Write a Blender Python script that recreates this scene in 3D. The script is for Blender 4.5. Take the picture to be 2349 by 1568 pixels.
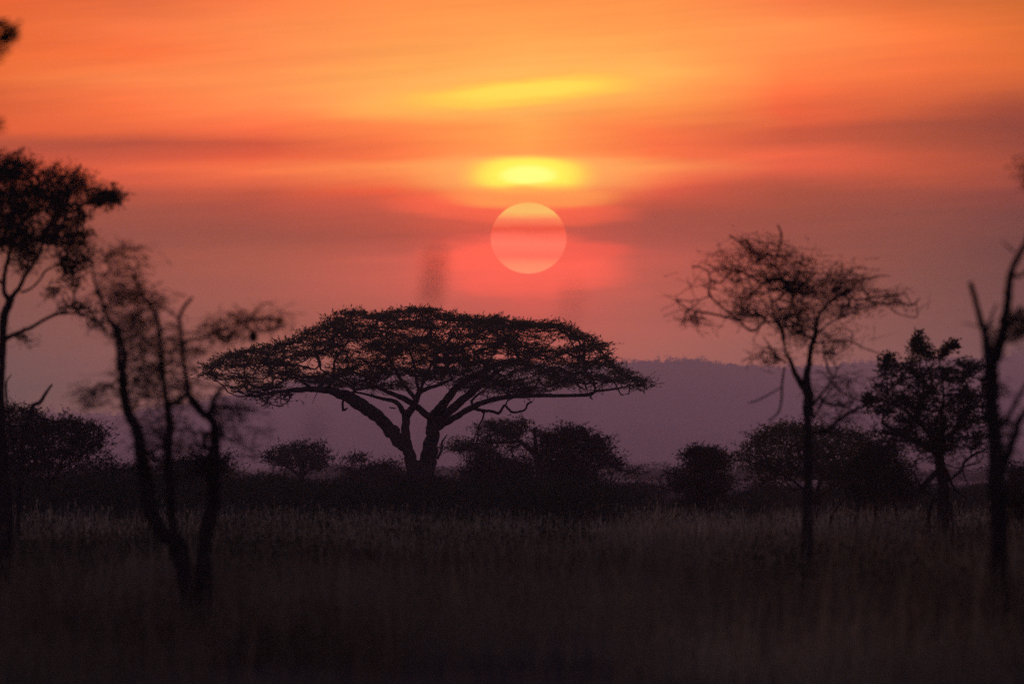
import bpy, math, random
import numpy as np
from mathutils import Vector

# ------------------------------------------------------------------ clearing
for o in list(bpy.data.objects):
    bpy.data.objects.remove(o)
SC = bpy.context.scene
COL = SC.collection
rng = np.random.RandomState(7)

# ------------------------------------------------------------------ camera
# telephoto view; the sun's half-degree disc fixes the field of view (7.1 deg)
F = 18815.0            # focal length in units of a 2348 px wide picture
HY = 1095.0            # eye level in that picture
CAMH = 1.6
PITCH = math.atan((HY - 784.0) / F)
MAIN_D = 325.0
cam_d = bpy.data.cameras.new("camera")
cam = bpy.data.objects.new("camera", cam_d)
COL.objects.link(cam)
SC.camera = cam
cam.location = (0, 0, CAMH)
cam.rotation_euler = (math.pi / 2 + PITCH, 0, 0)
cam_d.sensor_width = 36
cam_d.lens = 36 * F / 2348
cam_d.clip_start = 0.5
cam_d.clip_end = 40000
cam_d.dof.use_dof = True
cam_d.dof.focus_distance = 430
cam_d.dof.aperture_fstop = 3.6
SC.view_settings.view_transform = 'Standard'
SC.view_settings.look = 'None'
EV = 1.5
SC.view_settings.exposure = EV
SC.view_settings.gamma = 1
SC.cycles.volume_bounces = 0
SC.cycles.max_bounces = 5
SC.cycles.use_denoising = False      # keep the fine grain of the photograph


def P(X, Y, D):
    """direction of a point of the view taken out to the distance D metres"""
    x = (X - 1174.0) / F
    y = (784.0 - Y) / F
    dy = math.cos(PITCH) - y * math.sin(PITCH)
    dz = math.sin(PITCH) + y * math.cos(PITCH)
    t = D / dy
    return np.array((x * t, D, CAMH + dz * t))


# ------------------------------------------------------------------ world
SUN_EL = math.atan((HY - 546) / F)
SUN_AZ = math.atan((1212 - 1174) / F)
HAZE_DENSITY = 1.5e-4
HAZE_TOP = 150.0
HAZE_FAR = 10400.0
INSC = np.array((0.175, 0.068, 0.096))      # light the air sends back (measured on the hills)
K_NISHITA = 0.15
TINT = (1.45, 0.76, 1.06)


def lin(c):
    c = np.asarray(c, float) / 255.0
    return np.where(c <= 0.04045, c / 12.92, ((c + 0.055) / 1.055) ** 2.4)


ROWCOLS = {
    0: [(0, 235, 100, 50), (60, 225, 100, 52), (120, 235, 105, 52), (180, 235, 110, 55), (230, 215, 95, 45), (290, 225, 95, 52), (320, 180, 80, 58), (355, 190, 80, 60), (385, 200, 82, 60), (440, 165, 78, 62), (480, 150, 75, 65), (600, 140, 78, 72), (740, 135, 80, 80), (880, 120, 80, 85)],
    300: [(0, 225, 105, 60), (60, 250, 120, 68), (120, 250, 115, 62), (180, 255, 135, 75), (215, 252, 120, 68), (250, 250, 115, 65), (290, 225, 100, 62), (320, 185, 80, 60), (355, 210, 88, 62), (385, 225, 95, 65), (415, 215, 92, 65), (440, 180, 82, 64), (480, 165, 80, 66), (540, 155, 78, 70), (600, 160, 82, 74), (660, 160, 84, 78), (740, 150, 84, 82), (880, 135, 82, 85)],
    600: [(0, 255, 125, 70), (60, 250, 135, 75), (120, 255, 140, 78), (180, 255, 145, 80), (215, 255, 145, 80), (250, 255, 140, 80), (290, 250, 110, 68), (325, 205, 85, 60), (355, 225, 90, 62), (385, 250, 115, 70), (415, 225, 100, 68), (440, 195, 85, 62), (470, 180, 80, 66), (540, 165, 80, 70), (600, 180, 88, 76), (660, 175, 88, 80), (740, 165, 88, 80), (880, 150, 88, 88)],
    900: [(0, 255, 145, 75), (60, 255, 150, 78), (120, 255, 162, 82), (180, 255, 170, 86), (215, 255, 178, 90), (245, 255, 172, 88), (290, 255, 135, 72), (325, 250, 120, 68), (355, 250, 118, 68), (380, 255, 145, 80), (410, 252, 125, 72), (440, 240, 95, 62), (470, 215, 90, 68), (500, 195, 85, 68), (540, 180, 80, 68), (600, 205, 92, 80), (660, 200, 92, 82), (740, 178, 88, 80), (800, 170, 88, 80), (880, 160, 88, 86)],
    1200: [(0, 255, 150, 75), (60, 255, 160, 80), (120, 255, 172, 86), (180, 255, 182, 92), (215, 255, 188, 94), (250, 255, 178, 90), (290, 255, 164, 80), (325, 255, 158, 78), (352, 255, 155, 80), (380, 255, 172, 92), (410, 255, 168, 90), (440, 255, 142, 80), (465, 252, 112, 72), (500, 235, 92, 70), (522, 215, 86, 66), (540, 222, 86, 72), (580, 230, 90, 76), (620, 235, 95, 80), (655, 232, 94, 80), (690, 212, 90, 80), (740, 190, 88, 80), (800, 175, 88, 82), (880, 165, 88, 88)],
    1500: [(0, 255, 150, 75), (60, 255, 155, 78), (120, 255, 168, 84), (180, 255, 176, 88), (215, 255, 170, 84), (250, 255, 155, 76), (290, 252, 120, 68), (325, 245, 110, 66), (355, 250, 115, 68), (385, 255, 145, 82), (410, 252, 118, 74), (440, 225, 90, 68), (470, 190, 82, 65), (500, 175, 80, 68), (540, 180, 82, 72), (600, 195, 88, 78), (660, 190, 90, 80), (740, 178, 90, 84), (800, 172, 92, 86), (880, 165, 90, 88)],
    1800: [(0, 252, 125, 70), (60, 255, 145, 78), (120, 255, 140, 76), (180, 255, 128, 70), (215, 255, 115, 66), (250, 240, 100, 62), (290, 200, 85, 60), (325, 205, 88, 62), (355, 235, 98, 68), (385, 228, 95, 68), (415, 205, 88, 66), (440, 175, 80, 62), (470, 165, 78, 64), (540, 158, 78, 70), (600, 165, 82, 74), (740, 160, 88, 84), (800, 158, 90, 88), (880, 150, 88, 90)],
    2100: [(0, 225, 110, 58), (60, 250, 122, 62), (120, 250, 120, 64), (180, 240, 112, 62), (215, 225, 102, 60), (250, 200, 90, 58), (290, 170, 78, 58), (325, 175, 80, 58), (355, 195, 85, 60), (400, 190, 84, 60), (430, 160, 76, 62), (480, 145, 74, 66), (600, 140, 76, 72), (740, 138, 80, 80), (800, 138, 82, 84), (880, 135, 82, 86)],
    2348: [(0, 210, 105, 50), (60, 225, 110, 50), (120, 225, 108, 50), (170, 215, 100, 50), (210, 185, 85, 50), (250, 160, 72, 50), (290, 145, 68, 50), (325, 150, 70, 52), (370, 160, 74, 52), (410, 150, 70, 52), (440, 135, 66, 55), (480, 125, 66, 62), (600, 120, 68, 68), (740, 122, 74, 78), (800, 118, 74, 80), (880, 115, 74, 82)],
}


def haze_T(Y):
    el = max((HY - Y) / F, 1e-5)
    L = min(HAZE_FAR, (HAZE_TOP - CAMH) / el)
    return math.exp(-HAZE_DENSITY * L)


def raw(Y, rgb, dim=0.0):
    """colour of the sky behind the air"""
    T = haze_T(Y)
    g = min(max((Y - 430) / 150.0, 0), 1) * dim
    rgb = (rgb[0] * (1 - 0.07 * g), rgb[1] * (1 - 0.02 * g), rgb[2] * (1 - 0.05 * g))
    return np.maximum((lin(rgb) - INSC * (1 - T)) / T, 0.002)


def setup_world():
    w = bpy.data.worlds.new("World")
    SC.world = w
    w.use_nodes = True
    nt = w.node_tree
    for n in list(nt.nodes):
        nt.nodes.remove(n)
    N = nt.nodes.new
    L = nt.links.new

    def m(op, a, b=None, c=None, clamp=False):
        n = N('ShaderNodeMath')
        n.operation = op
        n.use_clamp = clamp
        for i, v in enumerate((a, b, c)):
            if v is None:
                continue
            if isinstance(v, (int, float)):
                n.inputs[i].default_value = v
            else:
                L(v, n.inputs[i])
        return n.outputs[0]

    def mix(fac, a, b, mode='MIX'):
        n = N('ShaderNodeMix')
        n.data_type = 'RGBA'
        n.blend_type = mode
        n.clamp_result = False
        for i, v in ((0, fac), (6, a), (7, b)):
            if isinstance(v, (int, float)):
                n.inputs[i].default_value = v
            elif isinstance(v, tuple):
                n.inputs[i].default_value = (*v, 1)
            else:
                L(v, n.inputs[i])
        return n.outputs[2]

    def smooth(v, a, b, o0=0.0, o1=1.0):
        n = N('ShaderNodeMapRange')
        n.interpolation_type = 'SMOOTHERSTEP'
        L(v, n.inputs[0])
        n.inputs[1].default_value = a
        n.inputs[2].default_value = b
        n.inputs[3].default_value = o0
        n.inputs[4].default_value = o1
        return n.outputs[0]

    tc = N('ShaderNodeTexCoord')
    sep = N('ShaderNodeSeparateXYZ')
    L(tc.outputs['Generated'], sep.inputs[0])
    ay = m('MAXIMUM', m('ABSOLUTE', sep.outputs[1]), 1e-3)
    u = m('DIVIDE', sep.outputs[0], ay)
    v = m('DIVIDE', sep.outputs[2], ay)
    # azimuth and elevation on the scale of the traced cloud banks
    X0 = m('MULTIPLY_ADD', u, F, 1174.0)
    Y0 = m('MULTIPLY_ADD', v, -F, HY)

    def noise(sx, sy, detail, seed, rough=0.5, slope=0.0):
        cx = N('ShaderNodeCombineXYZ')
        L(m('MULTIPLY', X0, 1.0 / sx), cx.inputs[0])
        L(m('MULTIPLY', m('MULTIPLY_ADD', X0, slope, Y0), 1.0 / sy), cx.inputs[1])
        cx.inputs[2].default_value = seed
        n = N('ShaderNodeTexNoise')
        n.inputs['Scale'].default_value = 1.0
        n.inputs['Detail'].default_value = detail
        n.inputs['Roughness'].default_value = rough
        L(cx.outputs[0], n.inputs['Vector'])
        return m('SUBTRACT', n.outputs['Fac'], 0.5)

    wob = m('ADD', m('MULTIPLY', noise(900, 130, 2, 3.1, slope=0.10), 60.0), m('MULTIPLY', noise(260, 34, 3, 8.7, slope=0.06), 20.0))
    # the warp is damped close to the sun so its cloud gap keeps its shape
    dx = m('DIVIDE', m('SUBTRACT', X0, 1212), 330)
    dyv = m('DIVIDE', m('SUBTRACT', Y0, 500), 160)
    near = m('ADD', m('MULTIPLY', dx, dx), m('MULTIPLY', dyv, dyv))
    damp = smooth(near, 0.3, 2.2, 0.22, 1.0)
    Y = m('ADD', Y0, m('MULTIPLY', wob, damp))
    X = m('ADD', X0, m('MULTIPLY', noise(500, 60, 2, 5.5), 190))
    yf = m('DIVIDE', Y, 900.0, clamp=True)
    cols = []
    SCALE = 4.0
    for cx_ in sorted(ROWCOLS):
        stops = ROWCOLS[cx_]
        ys = np.array([s[0] for s in stops], float)
        dim = min(1.0, abs(cx_ - 1200) / 600.0)
        extra = sorted(set(list(ys) + [820.0, 850.0, 780.0, 700.0]))[:31]
        ramp = N('ShaderNodeValToRGB')
        cr = ramp.color_ramp
        cr.interpolation = 'LINEAR'
        while len(cr.elements) > 1:
            cr.elements.remove(cr.elements[-1])
        tg = np.array([s[1:] for s in stops], float)
        for i, yy in enumerate(extra):
            c = raw(yy, [np.interp(yy, ys, tg[:, k]) for k in range(3)], dim) / SCALE
            e = cr.elements[0] if i == 0 else cr.elements.new(yy / 900.0)
            e.position = yy / 900.0
            e.color = (*[min(1.0, float(q)) for q in c], 1)
        L(yf, ramp.inputs[0])
        cols.append((cx_, ramp.outputs[0]))
    cur = cols[0][1]
    for (xa, _), (xb, cb) in zip(cols[:-1], cols[1:]):
        mr = N('ShaderNodeMapRange')
        L(X, mr.inputs[0])
        mr.inputs[1].default_value = xa
        mr.inputs[2].default_value = xb
        cur = mix(mr.outputs[0], cur, cb)
    # fine streaks
    st = m('ADD', m('MULTIPLY', noise(420, 20, 4, 1.3, 0.6, 0.07), 0.24), m('MULTIPLY', noise(1300, 70, 3, 2.2, 0.55, 0.09), 0.22))
    cur = mix(1.0, cur, mix(1.0, (1, 1, 1), m('MULTIPLY', st, smooth(Y0, 560, 760, 1.0, 0.25)), 'ADD'), 'MULTIPLY')

    # upper thin bright cloud gap
    def ell(cx_, cy_, rx, ry, slope, warp=0.0):
        yy = m('MULTIPLY_ADD', m('SUBTRACT', X0, cx_), slope, m('SUBTRACT', Y0, cy_))
        if warp:
            yy = m('ADD', yy, m('MULTIPLY', noise(150, 26, 2, 4.4), warp))
        a = m('DIVIDE', m('SUBTRACT', X0, cx_), rx)
        b = m('DIVIDE', yy, ry)
        return m('ADD', m('MULTIPLY', a, a), m('MULTIPLY', b, b))

    def add_glow(cur, q, a, b, rgb, Yc):
        f = smooth(q, a, b, 1.0, 0.0)
        return mix(f, cur, tuple(float(z) / SCALE for z in raw(Yc, rgb)))
    cur = add_glow(cur, ell(1160, 217, 340, 40, 0.10, 34), 0.0, 2.0, (255, 178, 84), 215)
    cur = mix(smooth(ell(1190, 213, 220, 26, 0.08, 30), 0.0, 2.2, 0.75, 0.0), cur, tuple(float(z) / SCALE for z in raw(215, (255, 212, 78))))
    cur = add_glow(cur, ell(1205, 208, 150, 15, 0.08, 20), 0.0, 2.2, (255, 218, 86), 215)
    wavy = m('MULTIPLY', noise(230, 60, 3, 15.0), 34)
    bx = m('ABSOLUTE', m('DIVIDE', m('SUBTRACT', X0, 1215), 430))
    fb = m('MULTIPLY', m('MULTIPLY', smooth(bx, 0.0, 1.0, 0.95, 0.0), smooth(m('ADD', Y0, wavy), 340, 384, 0.0, 1.0)), smooth(m('ADD', Y0, m('SUBTRACT', wavy, m('MULTIPLY', bx, -26))), 412, 472, 1.0, 0.0))
    cur = mix(fb, cur, tuple(float(z) / SCALE for z in raw(400, (255, 170, 92))))
    # the gap right above the sun: flat below, where the cloud bank cuts it
    cut = smooth(m('ADD', Y0, m('MULTIPLY', noise(80, 40, 2, 9.0), 12)), 430, 454, 1.0, 0.0)
    top = smooth(m('ADD', Y0, m('MULTIPLY', noise(160, 40, 2, 6.0), 10)), 348, 376, 0.0, 1.0)
    for rx, ry, rgb in ((158, 64, (255, 208, 82)), (125, 48, (255, 240, 90)), (72, 24, (255, 255, 132))):
        f = m('MULTIPLY', m('MULTIPLY', smooth(ell(1212, 402, rx, ry, 0.0, 12), 0.05, 1.35, 1.0, 0.0), cut), top)
        cur = mix(f, cur, tuple(float(z) / SCALE for z in raw(400, rgb)))
    # red lit veil: one bank above and one below a thin dark streak of cloud
    def lobe(cur, cx_, cy_, rx, ry, rgb, amt, warp, slope=0.0):
        f = m('MULTIPLY', smooth(ell(cx_, cy_, rx, ry, slope, warp), 0.0, 2.1, amt, 0.0), m('ADD', 0.95, m('MULTIPLY', noise(330, 26, 3, 21.0), 0.7)), clamp=True)
        return mix(f, cur, tuple(float(z) / SCALE for z in raw(cy_, rgb)))
    cur = lobe(cur, 1170, 480, 240, 30, (252, 100, 72), 0.9, 34, -0.04)
    cur = lobe(cur, 1215, 452, 175, 26, (255, 152, 80), 0.95, 20)
    cur = lobe(cur, 1202, 610, 200, 62, (255, 98, 80), 1.0, 70, -0.05)
    cur = lobe(cur, 1310, 576, 120, 22, (246, 92, 76), 0.7, 30, 0.03)
    # sun disc behind the veil of cloud
    a = m('DIVIDE', m('SUBTRACT', X0, 1212), 87.0)
    b = m('DIVIDE', m('SUBTRACT', Y0, 546), 81.5)
    disc = smooth(m('SQRT', m('ADD', m('MULTIPLY', a, a), m('MULTIPLY', b, b))), 0.975, 1.02, 1.0, 0.0)
    ramp = N('ShaderNodeValToRGB')
    cr = ramp.color_ramp
    dst = [(464, 250, 182, 98), (485, 250, 192, 102), (494, 252, 165, 94), (502, 252, 132, 88), (515, 248, 108, 78), (524, 238, 86, 64), (530, 242, 92, 70), (538, 255, 104, 84), (560, 255, 122, 98), (588, 255, 110, 90), (606, 255, 138, 102), (622, 255, 146, 108)]
    for i, s in enumerate(dst):
        p = (s[0] - 460) / 180.0
        e = cr.elements[0] if i == 0 else cr.elements.new(p)
        e.position = p
        e.color = (*[min(1.0, float(z) / SCALE) for z in raw(s[0], s[1:])], 1)
    cr.elements.remove(cr.elements[-1]) if cr.elements[-1].position >= 0.999 else None
    yd = m('ADD', Y0, m('MULTIPLY', noise(110, 30, 3, 12.0), 14))
    L(m('DIVIDE', m('SUBTRACT', yd, 460), 180.0, clamp=True), ramp.inputs[0])
    cur = mix(m('MULTIPLY', disc, 0.9), cur, ramp.outputs[0])
    k = SCALE / 2 ** EV
    sunset = mix(1.0, cur, (k, k, k), 'MULTIPLY')

    sky = N('ShaderNodeTexSky')
    sky.sky_type = 'NISHITA'
    sky.sun_disc = False
    sky.sun_elevation = SUN_EL
    sky.sun_rotation = SUN_AZ
    sky.air_density = 1.6
    sky.dust_density = 3.0
    sky.ozone_density = 3.0
    nish = mix(1.0, sky.outputs[0], tuple(K_NISHITA * t for t in TINT), 'MULTIPLY')
    # sunset cloud bank only in front, the clear dusk sky everywhere else
    az = m('ARCTAN2', sep.outputs[0], sep.outputs[1])
    el = m('ARCSINE', sep.outputs[2])
    aa = m('DIVIDE', az, math.radians(16))
    bb = m('DIVIDE', el, math.radians(9))
    r = m('ADD', m('MULTIPLY', aa, aa), m('MULTIPLY', bb, bb))
    f = smooth(r, 0.3, 1.0, 1.0, 0.0)
    full = mix(f, nish, sunset)
    bg = N('ShaderNodeBackground')
    L(full, bg.inputs[0])
    bg.inputs[1].default_value = 1.0
    out = N('ShaderNodeOutputWorld')
    L(bg.outputs[0], out.inputs[0])


setup_world()
sun_d = bpy.data.lights.new("sun_lamp", 'SUN')
sun_d.energy = 0.35
sun_d.angle = math.radians(0.5)
sun_d.color = (1.0, 0.42, 0.2)
sun = bpy.data.objects.new("sun_lamp", sun_d)
COL.objects.link(sun)
sdir = Vector((math.sin(SUN_AZ) * math.cos(SUN_EL), math.cos(SUN_AZ) * math.cos(SUN_EL), math.sin(SUN_EL)))
sun.rotation_euler = sdir.to_track_quat('Z', 'Y').to_euler()
sun.location = (0, 50, 60)


# ------------------------------------------------------------------ materials
def mat(name, c1, c2, scale, rough=0.9, translucent=0.0, detail=4, coord='Object'):
    mt = bpy.data.materials.new(name)
    mt.use_nodes = True
    nt = mt.node_tree
    bsdf = nt.nodes['Principled BSDF']
    tc = nt.nodes.new('ShaderNodeTexCoord')
    nz = nt.nodes.new('ShaderNodeTexNoise')
    nz.inputs['Scale'].default_value = scale
    nz.inputs['Detail'].default_value = detail
    nt.links.new(tc.outputs[coord], nz.inputs['Vector'])
    rp = nt.nodes.new('ShaderNodeValToRGB')
    rp.color_ramp.elements[0].position = 0.32
    rp.color_ramp.elements[0].color = (*c1, 1)
    rp.color_ramp.elements[1].position = 0.68
    rp.color_ramp.elements[1].color = (*c2, 1)
    nt.links.new(nz.outputs['Fac'], rp.inputs[0])
    nt.links.new(rp.outputs[0], bsdf.inputs['Base Color'])
    bsdf.inputs['Roughness'].default_value = rough
    bsdf.inputs['Specular IOR Level'].default_value = 0.0
    if translucent:
        tr = nt.nodes.new('ShaderNodeBsdfTranslucent')
        nt.links.new(rp.outputs[0], tr.inputs[0])
        mx = nt.nodes.new('ShaderNodeMixShader')
        mx.inputs[0].default_value = translucent
        nt.links.new(bsdf.outputs[0], mx.inputs[1])
        nt.links.new(tr.outputs[0], mx.inputs[2])
        nt.links.new(mx.outputs[0], nt.nodes['Material Output'].inputs[0])
    return mt


M_BARK = mat("bark", (0.028, 0.023, 0.020), (0.065, 0.054, 0.046), 3.0)
M_DARKBARK = mat("dark_bark", (0.012, 0.011, 0.010), (0.034, 0.030, 0.027), 3.0)
M_LEAF = mat("acacia_leaf", (0.035, 0.045, 0.018), (0.075, 0.08, 0.03), 1.2, translucent=0.35)
M_DARKLEAF = mat("dark_leaf", (0.015, 0.021, 0.012), (0.032, 0.042, 0.022), 1.2, translucent=0.2)
M_DRYLEAF = mat("dry_leaf", (0.035, 0.030, 0.018), (0.07, 0.058, 0.035), 1.2, translucent=0.3)
M_GRASS = mat("dry_grass", (0.10, 0.096, 0.056), (0.25, 0.238, 0.14), 0.25, translucent=0.3)
nt = M_GRASS.node_tree
_b = nt.nodes['Principled BSDF']
_tc = nt.nodes.new('ShaderNodeTexCoord')
_mp = nt.nodes.new('ShaderNodeMapping')
_mp.inputs['Scale'].default_value = (0.16, 0.045, 0.0)
_nz = nt.nodes.new('ShaderNodeTexNoise')
_nz.inputs['Scale'].default_value = 1.0
_nz.inputs['Detail'].default_value = 3
_rp = nt.nodes.new('ShaderNodeValToRGB')
_rp.color_ramp.elements[0].position = 0.38
_rp.color_ramp.elements[0].color = (0.28, 0.24, 0.26, 1)
_rp.color_ramp.elements[1].position = 0.62
_rp.color_ramp.elements[1].color = (1.0, 1.0, 1.0, 1)
_mx = nt.nodes.new('ShaderNodeMix')
_mx.data_type = 'RGBA'
_mx.blend_type = 'MULTIPLY'
_mx.inputs[0].default_value = 1
_src = _b.inputs['Base Color'].links[0].from_socket
nt.links.new(_tc.outputs['Object'], _mp.inputs[0])
nt.links.new(_mp.outputs[0], _nz.inputs['Vector'])
nt.links.new(_nz.outputs['Fac'], _rp.inputs[0])
nt.links.new(_src, _mx.inputs[6])
nt.links.new(_rp.outputs[0], _mx.inputs[7])
nt.links.new(_mx.outputs[2], _b.inputs['Base Color'])
for _n in nt.nodes:
    if _n.type == 'BSDF_TRANSLUCENT':
        nt.links.new(_mx.outputs[2], _n.inputs[0])
M_PALE = mat("pale_grass", (0.11, 0.105, 0.066), (0.33, 0.315, 0.20), 0.35, translucent=0.3)
M_SOIL = mat("soil", (0.035, 0.028, 0.02), (0.08, 0.06, 0.045), 0.08)
M_HILL = mat("hill_scrub", (0.025, 0.025, 0.018), (0.06, 0.055, 0.04), 0.004)
M_FARLEAF = mat("far_leaf", (0.03, 0.032, 0.02), (0.055, 0.055, 0.035), 0.05)


# ------------------------------------------------------------------ mesh builder
class MB:
    def __init__(self):
        self.v = []
        self.f4 = []
        self.f3 = []
        self.n = 0

    def add(self, verts, quads=None, tris=None):
        self.v.append(np.asarray(verts, float).reshape(-1, 3))
        if quads is not None and len(quads):
            self.f4.append(np.asarray(quads, int).reshape(-1, 4) + self.n)
        if tris is not None and len(tris):
            self.f3.append(np.asarray(tris, int).reshape(-1, 3) + self.n)
        self.n += len(self.v[-1])

    def tube(self, pts, rad, sides=6):
        pts = np.asarray(pts, float)
        rad = np.asarray(rad, float)
        n = len(pts)
        if n < 2:
            return
        tan = np.gradient(pts, axis=0)
        tan /= np.linalg.norm(tan, axis=1)[:, None] + 1e-9
        ref = np.array((0.31, 0.91, 0.27))
        a = np.cross(tan, ref)
        a /= np.linalg.norm(a, axis=1)[:, None] + 1e-9
        b = np.cross(tan, a)
        th = np.arange(sides) * 2 * np.pi / sides
        ring = (a[:, None, :] * np.cos(th)[None, :, None] + b[:, None, :] * np.sin(th)[None, :, None]) * rad[:, None, None] + pts[:, None, :]
        i = np.arange(n - 1)[:, None] * sides
        j = np.arange(sides)[None, :]
        j2 = (j + 1) % sides
        q = np.stack([i + j, i + j2, i + sides + j2, i + sides + j], -1).reshape(-1, 4)
        t = [(0, k + 1, k) for k in range(1, sides - 1)]
        o = (n - 1) * sides
        t += [(o, o + k, o + k + 1) for k in range(1, sides - 1)]
        self.add(ring.reshape(-1, 3), q, t)

    def leaves(self, c, axis, Ln, W):
        """slender diamond leaves: centre c, direction axis"""
        n = len(c)
        axis = axis / (np.linalg.norm(axis, axis=1)[:, None] + 1e-9)
        r = rng.normal(size=(n, 3))
        w = np.cross(axis, r)
        w /= np.linalg.norm(w, axis=1)[:, None] + 1e-9
        Ln = np.broadcast_to(Ln, (n,))[:, None] * 0.5
        W = np.broadcast_to(W, (n,))[:, None] * 0.5
        vv = np.stack([c - axis * Ln, c + w * W, c + axis * Ln, c - w * W], 1).reshape(-1, 3)
        self.add(vv, np.arange(n * 4).reshape(-1, 4))

    def twigs(self, p0, p1, W):
        """thin three-sided twigs from p0 to p1"""
        n = len(p0)
        ax = p1 - p0
        r = rng.normal(size=(n, 3))
        a = np.cross(ax, r)
        a /= np.linalg.norm(a, axis=1)[:, None] + 1e-9
        b = np.cross(ax, a)
        b /= np.linalg.norm(b, axis=1)[:, None] + 1e-9
        W = np.broadcast_to(W, (n,))[:, None]
        vv = np.stack([p0 + a * W, p0 - 0.5 * a * W + 0.87 * b * W, p0 - 0.5 * a * W - 0.87 * b * W, p1], 1).reshape(-1, 3)
        base = np.arange(n)[:, None] * 4
        t = np.concatenate([base + np.array([[0, 1, 3]]), base + np.array([[1, 2, 3]]), base + np.array([[2, 0, 3]])])
        self.add(vv, None, t)

    def build(self, name, material, parent=None, origin=None, smooth=False):
        V = np.concatenate(self.v)
        if origin is not None:
            V = V - np.asarray(origin)
        me = bpy.data.meshes.new(name)
        q = np.concatenate(self.f4) if self.f4 else np.zeros((0, 4), int)
        t = np.concatenate(self.f3) if self.f3 else np.zeros((0, 3), int)
        me.vertices.add(len(V))
        me.vertices.foreach_set('co', V.astype(np.float32).ravel())
        loops = np.concatenate([q.ravel(), t.ravel()]).astype(np.int32)
        me.loops.add(len(loops))
        me.loops.foreach_set('vertex_index', loops)
        ls = np.concatenate([np.arange(len(q)) * 4, len(q) * 4 + np.arange(len(t)) * 3]).astype(np.int32)
        lt = np.concatenate([np.full(len(q), 4), np.full(len(t), 3)]).astype(np.int32)
        me.polygons.add(len(ls))
        me.polygons.foreach_set('loop_start', ls)
        me.polygons.foreach_set('loop_total', lt)
        if smooth:
            me.polygons.foreach_set('use_smooth', np.ones(len(ls), bool))
        me.update(calc_edges=True)
        me.validate()
        me.materials.append(material)
        o = bpy.data.objects.new(name, me)
        COL.objects.link(o)
        if parent is not None:
            o.parent = parent
        return o


def spline(p, k=5):
    """Catmull-Rom through rows of p"""
    p = np.asarray(p, float)
    if len(p) < 3:
        t = np.linspace(0, 1, k + 1)[:, None]
        return p[0] * (1 - t) + p[-1] * t
    q = np.vstack([2 * p[0] - p[1], p, 2 * p[-1] - p[-2]])
    out = []
    for i in range(1, len(q) - 2):
        for j in range(k):
            t = j / k
            out.append(0.5 * ((2 * q[i]) + (-q[i - 1] + q[i + 1]) * t + (2 * q[i - 1] - 5 * q[i] + 4 * q[i + 1] - q[i + 2]) * t * t + (-q[i - 1] + 3 * q[i] - 3 * q[i + 1] + q[i + 2]) * t ** 3))
    out.append(p[-1])
    return np.array(out)


def inside(poly, x, y):
    poly = np.asarray(poly, float)
    c = np.zeros(len(x), bool)
    j = len(poly) - 1
    for i in range(len(poly)):
        xi, yi = poly[i]
        xj, yj = poly[j]
        hit = ((yi > y) != (yj > y)) & (x < (xj - xi) * (y - yi) / (yj - yi + 1e-12) + xi)
        c ^= hit
        j = i
    return c


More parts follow.
